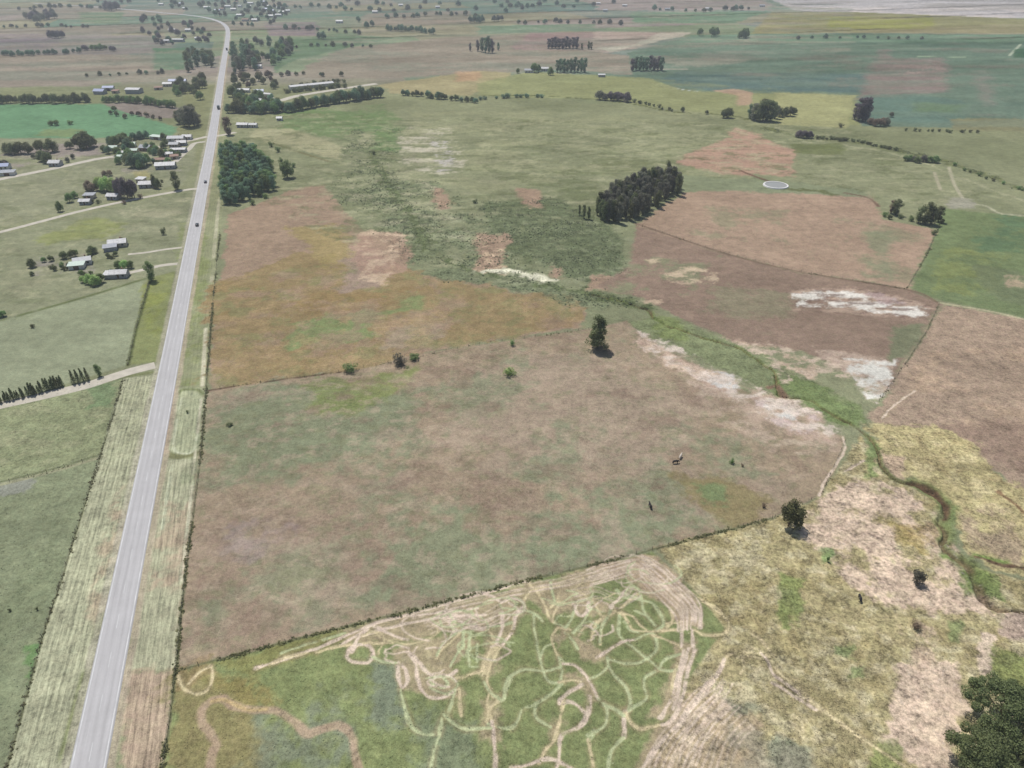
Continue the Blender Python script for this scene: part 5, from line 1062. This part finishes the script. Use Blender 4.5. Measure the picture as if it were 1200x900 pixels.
BL = [
 (158, 109, 19, 12, 5, 'white', 'grey', -4, 'large shed with bright white roof and grey blue wall above the hedge', 'low', 'shed'),
 (118, 110, 14, 9, 4, 'blue', 'grey', -6, 'blue roofed shed at the left end of the far farmstead', 'gable', 'shed'),
 (128, 106, 14, 7, 4, 'blue', 'white', 6, 'purple blue roofed shed left of the large white roofed shed', 'gable', 'shed'),
 (136, 109, 8, 6, 3, 'rust', 'cream', 0, 'small rusty shed directly left of the large white roofed shed', 'mono', 'shed'),
 (197, 101, 12, 7, 3.5, 'white', 'cream', 8, 'white roofed farmhouse left of the long purple roofed barn', 'gable', 'house'),
 (209, 98, 24, 8, 4, 'blue', 'white', 4, 'long purple blue roofed barn near the highway', 'gable', 'shed'),
 (186, 105, 10, 6, 3, 'rust', 'cream', 10, 'low rusty roofed shed left of the long barn', 'mono', 'shed'),
 (207, 165, 16, 7, 3.2, 'grey', 'white', 4, 'long white house topmost in the village beside the highway', 'gable', 'house'),
 (220, 163, 9, 6, 3, 'white', 'white', 4, 'small white house nearest the highway in the village', 'gable', 'house'),
 (213, 170, 10, 6, 3, 'white', 'grey', 8, 'white roofed house in the second row of the village', 'gable', 'house'),
 (205, 172, 9, 6, 3, 'grey', 'cream', 0, 'grey roofed house at the left of the second village row', 'gable', 'house'),
 (210, 178, 14, 7, 3, 'white', 'grey', 4, 'wide white roofed house in the third row of the village', 'low', 'house'),
 (198, 183, 7, 5, 2.8, 'white', 'cream', 30, 'small white hut below the village third row', 'gable', 'house'),
 (205, 186, 7, 5, 2.8, 'rust', 'cream', 20, 'small rusty hut right of the small white village hut', 'mono', 'shed'),
 (188, 190, 12, 7, 3, 'rust', 'cream', 4, 'rusty roofed house just above the lowest large village house', 'low', 'house'),
 (195, 197, 17, 8, 3.4, 'white', 'grey', 10, 'large white roofed house lowest in the village', 'gable', 'house'),
 (172, 176, 11, 8, 3.2, 'grey', 'brick', -12, 'brownish grey roofed house in the middle of the village', 'gable', 'house'),
 (154, 172, 9, 6, 3, 'pale', 'white', 10, 'pale green roofed house under village trees, the upper one', 'gable', 'house'),
 (134, 176, 8, 6, 3, 'pale', 'white', 0, 'pale green roofed house at the left end of the village', 'gable', 'house'),
 (146, 186, 11, 6, 3, 'pale', 'white', 6, 'pale green roofed house at the end of the upper side road', 'low', 'house'),
 (143, 182, 8, 5, 2.8, 'white', 'cream', 6, 'small pale house just above the side road end house', 'mono', 'shed'),
 (163, 162, 9, 6, 3, 'pale', 'white', 0, 'pale roofed house at the upper left of the village', 'gable', 'house'),
 (185, 163, 16, 5, 2.8, 'pale', 'white', -18, 'long pale roofed shed slanting at the top of the village', 'mono', 'shed'),
 (158, 179, 7, 5, 2.8, 'pale', 'cream', 0, 'tiny pale roofed hut among the village trees', 'gable', 'house'),
 (66, 194, 10, 7, 3.2, 'white', 'grey', 0, 'white roofed house beside the upper side road at the left', 'gable', 'house'),
 (4, 198, 12, 7, 3.2, 'blue', 'white', 10, 'purple blue roofed house at the left edge', 'gable', 'house'),
 (10, 205, 12, 6, 2.8, 'grey', 'white', 10, 'grey roofed shed at the left edge below the blue roofed house', 'mono', 'shed'),
 (174, 219, 13, 7, 3.2, 'white', 'grey', 6, 'white roofed farmhouse by the dusky purple trees', 'gable', 'house'),
 (166, 213, 7, 5, 2.8, 'white', 'cream', -10, 'small white shed above the white roofed farmhouse', 'mono', 'shed'),
 (134, 233, 9, 6, 3, 'white', 'grey', -6, 'small white roofed house below the big dusky trees', 'gable', 'house'),
 (101, 239, 8, 5, 2.8, 'white', 'grey', 4, 'small white hut above the lower side road', 'gable', 'house'),
 (106, 232, 8, 5, 2.8, 'grey', 'cream', 4, 'small grey shed beside the white hut above the side road', 'mono', 'shed'),
 (139, 288, 11, 7, 3, 'white', 'cream', 18, 'white roofed house, upper house of the lower farm', 'gable', 'house'),
 (130, 293, 8, 5, 2.6, 'grey', 'grey', 22, 'grey lean-to shed left of the upper lower farm house', 'mono', 'shed'),
 (98, 309, 10, 6, 3, 'grey', 'white', 24, 'grey roofed house at the left of the lower farm', 'gable', 'house'),
 (91, 314, 9, 5, 2.6, 'pale', 'white', 14, 'pale green roofed shed below the grey roofed house', 'mono', 'shed'),
 (141, 324, 10, 6, 3, 'white', 'grey', 6, 'white roofed house on the lower farm driveway, right part', 'gable', 'house'),
 (131, 325, 7, 5, 2.6, 'white', 'grey', 6, 'small white roofed shed left of the driveway house', 'mono', 'shed'),
 (285, 149, 12, 6, 3.2, 'white', 'grey', -4, 'white roofed house right of the highway beside the brown tree', 'gable', 'house'),
 (297, 149, 9, 5, 3, 'grey', 'white', -4, 'small grey roofed house right of the white roofed one', 'gable', 'house'),
 (328, 141, 6, 5, 2.8, 'white', 'white', 0, 'tiny white hut under the long tree belt', 'gable', 'house'),
 (286, 108, 16, 6, 3.2, 'white', 'white', 0, 'white house above the garden trees right of the highway', 'gable', 'house'),
 (304, 110, 12, 8, 3.6, 'blue', 'white', 10, 'blue grey roofed house among trees right of the highway', 'gable', 'house'),
 (314, 113, 12, 7, 3.4, 'white', 'white', -20, 'white roofed house at the end of the pale farm lane', 'low', 'house'),
 (302, 120, 12, 6, 3.2, 'grey', 'white', -6, 'grey roofed house in front of the garden trees', 'gable', 'house'),
 (302, 80, 14, 7, 3.6, 'white', 'white', 0, 'white house below the far bluish clump', 'gable', 'house'),
 (246, 70, 14, 7, 3.6, 'white', 'white', 0, 'white house between far clump and highway', 'gable', 'house'),
 (209, 49, 24, 9, 4.5, 'white', 'grey', -2, 'long pale shed in the far farm left of the bend', 'low', 'shed'),
 (196, 50, 10, 7, 4, 'grey', 'white', 0, 'small grey shed left of the long far pale shed', 'gable', 'shed'),
 (202, 37, 14, 7, 4, 'white', 'white', 0, 'white far house above the long pale shed', 'gable', 'house'),
 (221, 37, 12, 7, 4, 'white', 'white', 0, 'white far house right of its twin above the long shed', 'gable', 'house'),
 (232, 47, 10, 7, 4, 'grey', 'white', 0, 'grey far house right of the long pale shed', 'gable', 'house'),
 (398, 27, 16, 8, 4.5, 'white', 'white', 0, 'white far farmhouse left of top centre', 'gable', 'house'),
 (620, 85, 14, 7, 3.6, 'grey', 'white', 0, 'grey roofed upper centre farmhouse, left one', 'gable', 'house'),
 (638, 83, 12, 7, 3.6, 'white', 'white', 0, 'white upper centre farmhouse beside the bluish tree row', 'gable', 'house'),
 (705, 90, 10, 5, 3, 'white', 'grey', 0, 'low white shed alone between the two bluish tree rows', 'mono', 'shed'),
 (829, 12, 14, 8, 5, 'white', 'white', 0, 'white far farmhouse at the top right of centre', 'gable', 'house'),
]
for q in BL: building(*q)
g1 = P(342, 104); g2 = P(392, 99); L_ = math.dist(g1, g2)
building(365, 102.2, L_, 9, 3.2, 'white', 'white', math.degrees(math.atan2(g2[1] - g1[1], g2[0] - g1[0])), 'very long low white greenhouse beside the pale farm lane', 'low', 'greenhouse')
def count_pos(i, n): return 'leftmost' if i == 0 else 'rightmost' if i == n - 1 else ORD[i] + ' from left'
ft = sorted(inside_px([(170, 6), (330, 3), (345, 18), (300, 28), (282, 24), (262, 16), (180, 9)], 26, 5, 7))
for i, q in enumerate(ft):
    building(q[0], q[1], tr_.uniform(10, 18), 8, 4, tr_.choice(['white', 'grey', 'grey', 'rust', 'blue']), 'white', tr_.uniform(-15, 15), 'tiny pale house in the far town, ' + count_pos(i, len(ft)), 'gable', 'house', 'houses of the far town')
ff = sorted(inside_px([(420, 0), (900, -5), (900, 12), (700, 16), (440, 22)], 12, 5, 20))
for i, q in enumerate(ff):
    building(q[0], q[1], tr_.uniform(10, 16), 8, 4, tr_.choice(['white', 'grey']), 'white', tr_.uniform(-15, 15), 'tiny pale farmhouse dotted in the farthest fields, ' + count_pos(i, len(ff)), 'gable', 'house', 'farmhouses of the farthest fields')

# round water tank
x, y = P(909, 217.5); t = empty('water_tank', (x, y, 0)); tag(t, 'round open cattle water tank with pale rim on the pasture', 'water tank')
m = MB(); n = 40; r1, r0, hh = 8.6, 7.6, .7
ring = [[(r * math.cos(2 * math.pi * k / n), r * math.sin(2 * math.pi * k / n), z) for k in range(n)] for r, z in ((r1 + .3, -.1), (r1, hh), (r0, hh), (r0, .1))]
m.add(sum(ring, []), [(a * n + k, a * n + (k + 1) % n, (a + 1) * n + (k + 1) % n, (a + 1) * n + k) for a in range(3) for k in range(n)])
m.build('rim', mat_flat('tank_rim', (.68, .66, .64)), t)
wm, nt, b = new_mat('tank_water'); b.inputs['Base Color'].default_value = (.27, .27, .25, 1); b.inputs['Roughness'].default_value = .35; b.inputs['Specular IOR Level'].default_value = .25
MB().add([(7.65 * math.cos(2 * math.pi * k / n), 7.65 * math.sin(2 * math.pi * k / n), .45) for k in range(n)], [tuple(range(n))]).build('water', wm, t)

# ================================================================= VEHICLES
TYRE = simple_mat('tyre', (.02, .02, .02), .2, 3); RIM = simple_mat('wheel_rim', (.4, .4, .42), .2, 3, .4, .6); LAMP = simple_mat('lamp_glass', (.7, .7, .68), .1, 3, .2); TAIL = simple_mat('tail_lamp', (.4, .02, .02), .1, 3, .3)
def vehicle(s, side, paint, label, truck=False, L=4.4):
    a = along(s); c = along(s + 5); d = (c - a) / np.linalg.norm(c - a); nn = np.array([d[1], -d[0]]); p = a + nn * side
    ang = math.atan2(d[1], d[0]) + (math.pi if side < 0 else 0)
    t = empty('box_truck' if truck else 'car', (p[0], p[1], .16), ang); tag(t, label, 'truck' if truck else 'car')
    pmt = simple_mat('car_paint', paint, .1, 1, .3)
    def prof(pts, w, w2=None):
        w2 = w2 or w; n_ = len(pts)
        zz = max(q[1] for q in pts); vs = [(x_, -(w if z_ < zz - .01 else w2), z_) for x_, z_ in pts] + [(x_, (w if z_ < zz - .01 else w2), z_) for x_, z_ in pts]
        return MB().add(vs, [tuple(range(n_)), tuple(reversed(range(n_, 2 * n_)))] + [(i, n_ + i, n_ + (i + 1) % n_, (i + 1) % n_) for i in range(n_)])
    if truck:
        prof([(-3.8, .5), (3.6, .5), (3.6, .8), (-3.8, .8)], .9).build('chassis', TYRE, t)
        prof([(-3.9, .8), (1.7, .8), (1.7, 3.2), (-3.9, 3.2)], 1.22).build('cargo_box', pmt, t)
        prof([(1.85, .6), (3.8, .6), (3.8, 1.5), (3.4, 2.6), (1.85, 2.6)], 1.1).build('cab', pmt, t)
        prof([(3.45, 1.6), (3.83, 1.6), (3.5, 2.4), (3.46, 2.4)], 1.0).build('windscreen', GLASS, t); xs_, wr, wy_ = (-2.8, -1.8, 2.8), .5, 1.0
    else:
        prof([(-2.15, .3), (2.15, .3), (2.2, .65), (1.2, .92), (-2.0, .98), (-2.2, .8)], .86).build('body', pmt, t)
        prof([(-1.75, .96), (.95, .92), (.35, 1.42), (-1.25, 1.44)], .78, .62).build('cabin', GLASS, t)
        MB().box(-1.2, .3, -.6, .6, 1.42, 1.47).build('roof', pmt, t); xs_, wr, wy_ = (-1.35, 1.35), .32, .78
    for wx_ in xs_:
        for sy in (-1, 1):
            w_ = MB().tube([(wx_, sy * wy_ - sy * .1, wr), (wx_, sy * wy_ + sy * .12, wr)], [wr, wr], 14).build('wheel', TYRE, t)
            MB().tube([(wx_, sy * wy_ + sy * .10, wr), (wx_, sy * wy_ + sy * .135, wr)], [wr * .6, wr * .6], 10).build('rim', RIM, w_)
    fx = 3.8 if truck else 2.16; bx_ = -3.9 if truck else -2.18
    for sy in (-.62, .62):
        MB().box(fx - .02, fx + .05, sy - .16, sy + .16, .62, .8).build('headlight', LAMP, t); MB().box(bx_ - .04, bx_ + .03, sy - .14, sy + .14, .64, .8).build('tail_light', TAIL, t)
    return t
def s_at(py):
    k = np.argmin(np.abs(ROAD[:, 1] - P(200, py)[1])); return cum[k]
def s_exact(py): return float(np.interp(P(200, py)[1], ROAD[:60, 1], cum[:60])) if P(200, py)[1] < ROAD[59, 1] else s_at(py)
ROADY = np.array([along(q)[1] for q in np.arange(0, cum[-1], 2.0)])
def s_of(py): return float(np.argmax(ROADY > P(200, py)[1]) * 2.0)
vehicle(s_of(265), 1.1, (.03, .035, .04), 'dark car on the highway below the side road junction')
vehicle(s_of(214.5), 1.4, (.05, .06, .09), 'dark blue car on the highway beside the plantation')
vehicle(s_of(128), 2.2, (.05, .06, .06), 'dark box truck on the highway beside the upper village', True)
vehicle(s_of(59), 1.8, (.07, .06, .06), 'dark vehicle on the far highway just before the bend', True)

# ================================================================= CATTLE
def cow(px, py, rz, mat, label, graze=True):
    x, y = P(px, py); hd = .35 if graze else 1.45
    vv = [(0, 0, 1.05), (.45, 0, 1.08), (.85, 0, 1.12), (1.15, 0, 1.1 if graze else 1.3), (1.4, 0, (.75 if graze else 1.5)), (1.6, 0, (.35 if graze else 1.38)), (-.45, 0, 1.08), (-.8, 0, 1.1), (-1.0, 0, .9), (-1.05, 0, .45)]
    rr = [.36, .36, .33, .22, .15, .10, .38, .30, .04, .03]; ed = [(0, 1), (1, 2), (2, 3), (3, 4), (4, 5), (0, 6), (6, 7), (7, 8), (8, 9)]
    for sx, base in ((.75, 2), (-.72, 7)):
        for sy in (-1, 1):
            k = len(vv); vv += [(sx, sy * .22, .78), (sx + (.03 if sx > 0 else -.06), sy * .22, .42), (sx, sy * .22, .0)]; rr += [.15, .08, .06]; ed += [(base, k), (k, k + 1), (k + 1, k + 2)]
    me = bpy.data.meshes.new('cow'); me.from_pydata(vv, ed, []); o = bpy.data.objects.new('cow', me); col.objects.link(o)
    md = o.modifiers.new('s', 'SKIN'); o.modifiers.new('d', 'SUBSURF').levels = 1
    for i, r_ in enumerate(rr): me.skin_vertices[0].data[i].radius = (r_, r_)
    me.skin_vertices[0].data[0].use_root = True
    bpy.context.view_layer.update(); ev = o.evaluated_get(bpy.context.evaluated_depsgraph_get()); bm_ = bpy.data.meshes.new_from_object(ev)
    o.modifiers.clear(); o.data = bm_; bm_.materials.clear(); bm_.materials.append(mat)
    o.location = (x, y, zat(x, y)); o.rotation_euler = (0, 0, R(rz)); tag(o, label, 'cow', 'cattle grazing in the paddocks'); return o
CB = simple_mat('hide_black', (.025, .022, .022), .3, 3, .7); CW = simple_mat('hide_pale', (.55, .48, .40), .3, 3, .7)
cow(1007.5, 703, 80, CB, 'black cow grazing in dry grass left of the dead shrub')
cow(762, 595, 100, CB, 'black cow standing in the lower right of the brown paddock', False)
cow(791, 543, 10, CB, 'black cow beside a pale one in the brown paddock')
cow(797, 537, 60, CW, 'pale cow beside a black one in the brown paddock', False)


# ================================================================= FENCES
POSTM = simple_mat('post_wood', (.20, .16, .12), .4, 3, .9); WIREM = simple_mat('fence_wire', (.25, .24, .23), .3, 2, .5, .6)
post_me = MB().tube([(0, 0, -.3), (0, 0, 1.3)], [.075, .065], 6).mesh('post', POSTM)
FN = [([(258, 270), (249, 360), (242, 450), (236, 530), (227, 600), (217, 675), (206, 785), (191, 900), (180, 990)], 'wire fence with wooden posts between the right verge and the paddock'),
      ([(144, 446), (134, 480), (117, 536), (90, 620), (72, 680), (50, 745), (8, 900), (-20, 990)], 'wire fence with wooden posts along the left highway verge'),
      ([(206, 786), (300, 761), (400, 736), (500, 711), (600, 684), (700, 661), (780, 640), (905, 607)], 'wire fence slanting between the brown paddock and the trampled green field'),
      ([(242, 458), (300, 449), (400, 436), (440, 429), (560, 404), (690, 386)], 'wire fence between the orange field and the brown paddock'),
      ([(150, 428), (160, 384), (176, 327)], 'wire fence at the right side of the pale green field'),
      ([(908, 606), (962, 580), (990, 518)], 'wire fence beside the footpath at the paddock right corner'),
      ([(1102, 262), (1085, 300), (1063, 338)], 'wire fence at the left side of the green right field'),
      ([(1100, 357), (1088, 385), (1062, 425), (1030, 470)], 'wire fence right of the white salt pan'),
      ([(745, 263), (850, 297), (940, 319), (1062, 339)], 'wire fence below the pinkish field'),
      ([(117, 535), (60, 552), (0, 567), (-80, 588)], 'wire fence crossing the left green field')]
FL = []
for pts, lab in FN:
    pl = W(pts); sg = np.linalg.norm(np.diff(pl, axis=0), axis=1); cs = np.concatenate([[0], np.cumsum(sg)]); n = int(min(95, cs[-1] / 5)); FL.append((pl, cs))
    t = empty('wire_fence', (pl[0][0], pl[0][1], 0)); tag(t, lab, 'fence', 'wire fences between the fields'); Q = []
    for i in range(n + 1):
        s = cs[-1] * i / n; x = float(np.interp(s, cs, pl[:, 0])); y = float(np.interp(s, cs, pl[:, 1])); z = zat(x, y); Q.append((x - pl[0][0], y - pl[0][1], z))
        o = bpy.data.objects.new('post', post_me); col.objects.link(o); o.parent = t; o.location = Q[-1]; o.rotation_euler = (tr_.uniform(-.05, .05), tr_.uniform(-.05, .05), 0)
    for hz in (.35, .7, 1.1): MB().tube([(a, b_, c + hz) for a, b_, c in Q], [.012] * len(Q), 3).build('wire', WIREM, t)

# weeds rooted along the fences, and grass tufts in the rough paddocks
def cluster_mesh(name, pts, rad, nl, leaf, mat, seed, cols=None, upw=.2):
    rs = np.random.RandomState(seed); k = len(pts)
    d = rs.normal(size=(k, nl, 3)); d /= np.linalg.norm(d, axis=2)[..., None]; d[..., 2] = np.abs(d[..., 2])
    p = pts[:, None, :] + d * (rad[:, None, None] * rs.rand(k, nl, 1) ** .5)
    nn = d + rs.normal(size=d.shape) * .6 + np.array([0, 0, upw]); nn /= np.linalg.norm(nn, axis=2)[..., None]
    t_ = np.cross(nn, rs.normal(size=d.shape)); t_ /= np.linalg.norm(t_, axis=2)[..., None]; b_ = np.cross(nn, t_)
    s = leaf * (.6 + .8 * rs.rand(k, nl, 1)) * rad[:, None, None]
    V_ = np.stack([p - t_ * s, p - b_ * s * .6, p + t_ * s, p + b_ * s * .6], 2).reshape(-1, 3)
    me = np_mesh(name, V_, np.arange(4 * k * nl).reshape(-1, 4), mat)
    if cols is not None:
        a = me.attributes.new('cover', 'FLOAT_COLOR', 'POINT'); a.data.foreach_set('color', np.concatenate([np.repeat(cols, nl * 4, 0), np.ones((k * nl * 4, 1))], 1).astype(np.float32).ravel())
    return me
WEED = foliage_mat('weeds', (0.13, 0.144, 0.064), (0.246, 0.237, 0.109), (0.376, 0.315, 0.17))
rs = np.random.RandomState(4)
for j, (dens, rmin, rmax) in ((0, (1.6, .35, .9)), (1, (1.1, .25, .7)), (2, (1.8, .35, .85)), (3, (.35, .3, .8)), (4, (1.2, .4, .8)), (5, (.3, .2, .5)), (6, (.8, .4, 1.1)), (7, (.3, .3, .8)), (9, (.5, .3, .7)), (8, (.4, .4, .9))):
    pl, cs = FL[j]; rmin *= .55; rmax *= .62; k = int(cs[-1] * dens * 2.2); s = rs.rand(k) * cs[-1]; keep = vnoise(s, s * 0, 9, j) > (.35 if j in (0, 1, 2) else .5); s = s[keep]
    pp = np.stack([np.interp(s, cs, pl[:, 0]) + rs.normal(size=len(s)) * .35, np.interp(s, cs, pl[:, 1]) + rs.normal(size=len(s)) * .35, np.zeros(len(s))], 1)
    pp[:, 2] = relief(pp[:, 0], pp[:, 1])
    o = mesh_obj('fence_weeds', cluster_mesh('fence_weeds', pp, rs.uniform(rmin, rmax, len(s)), 22, .34, WEED, j))
    tag(o, 'dark weeds grown up along the ' + FN[j][1].replace('with wooden posts ', ''), 'weeds', kind='stuff')
tm_, nt, b = new_mat('grass_tuft'); at = nt.nodes.new('ShaderNodeAttribute'); at.attribute_name = 'cover'; nt.links.new(at.outputs['Color'], b.inputs['Base Color']); b.inputs['Roughness'].default_value = .9
sel = np.nonzero((Y > 70) & (Y < 420) & (np.abs(X) < Y * .9 + 60) & (TUFT > .35) & (STRIPE < .3) & (BARE < .3))[0]
wgt = (DIST[sel] ** 2) * TUFT[sel] ** 2; wgt *= np.where(fbm(X[sel], Y[sel], 5, 70, 3) > .5, 1, .25); wgt /= wgt.sum()
pick = rs.choice(sel, 20000, p=wgt); pp = np.stack([X[pick] + rs.normal(size=len(pick)) * .4, Y[pick] + rs.normal(size=len(pick)) * .4, Z[pick]], 1)
colr = ALB[pick] * (1.0 + .6 * rs.rand(len(pick), 1))
o = mesh_obj('grass_tufts', cluster_mesh('grass_tufts', pp, rs.uniform(.10, .27, len(pick)), 7, .5, tm_, 50, colr, 1.6)); tag(o, 'coarse grass tufts over the rough paddocks', 'grass', kind='stuff')

# low scrub over the damp pasture and along the upper stream
sel = np.nonzero((Y > 300) & (Y < 1000) & (TUFT > .55) & (BARE < .15) & (np.abs(X) < Y * .85 + 40))[0]
wgt = DIST[sel] ** 3 * TUFT[sel] * np.where(fbm(X[sel] / 2, Y[sel], 18, 171, 3) > .52, 1, .12); wgt /= wgt.sum()
pick = rs.choice(sel, 4200, p=wgt); pp = np.stack([X[pick] + rs.normal(size=len(pick)) * 2, Y[pick] + rs.normal(size=len(pick)) * 2, Z[pick]], 1)
SCRUB = foliage_mat('scrub', (.15, .17, .10), (.20, .22, .13), (.25, .26, .17))
o = mesh_obj('scrub', cluster_mesh('scrub', pp, rs.uniform(.2, .62, len(pick)), 14, .45, SCRUB, 61)); tag(o, 'low scrub dotted over the damp pasture', 'scrub', kind='stuff')
# ================================================================= HAZE
hb = MB().box(-9500, 9500, -1500, 13000, -8, CAM_H + 12)
hm_, hnt, hbs = new_mat('haze_air'); hnt.nodes.remove(hbs)
pv = hnt.nodes.new('ShaderNodeVolumePrincipled'); pv.inputs['Color'].default_value = (*HAZE_C, 1)
pv.inputs['Density'].default_value = HAZE_D; pv.inputs['Anisotropy'].default_value = 0.2
hnt.links.new(pv.outputs[0], hnt.nodes['Material Output'].inputs['Volume'])
haze = hb.build('haze', hm_); tag(haze, kind='stuff', label='thin pale blue haze over the far fields', cat='haze')
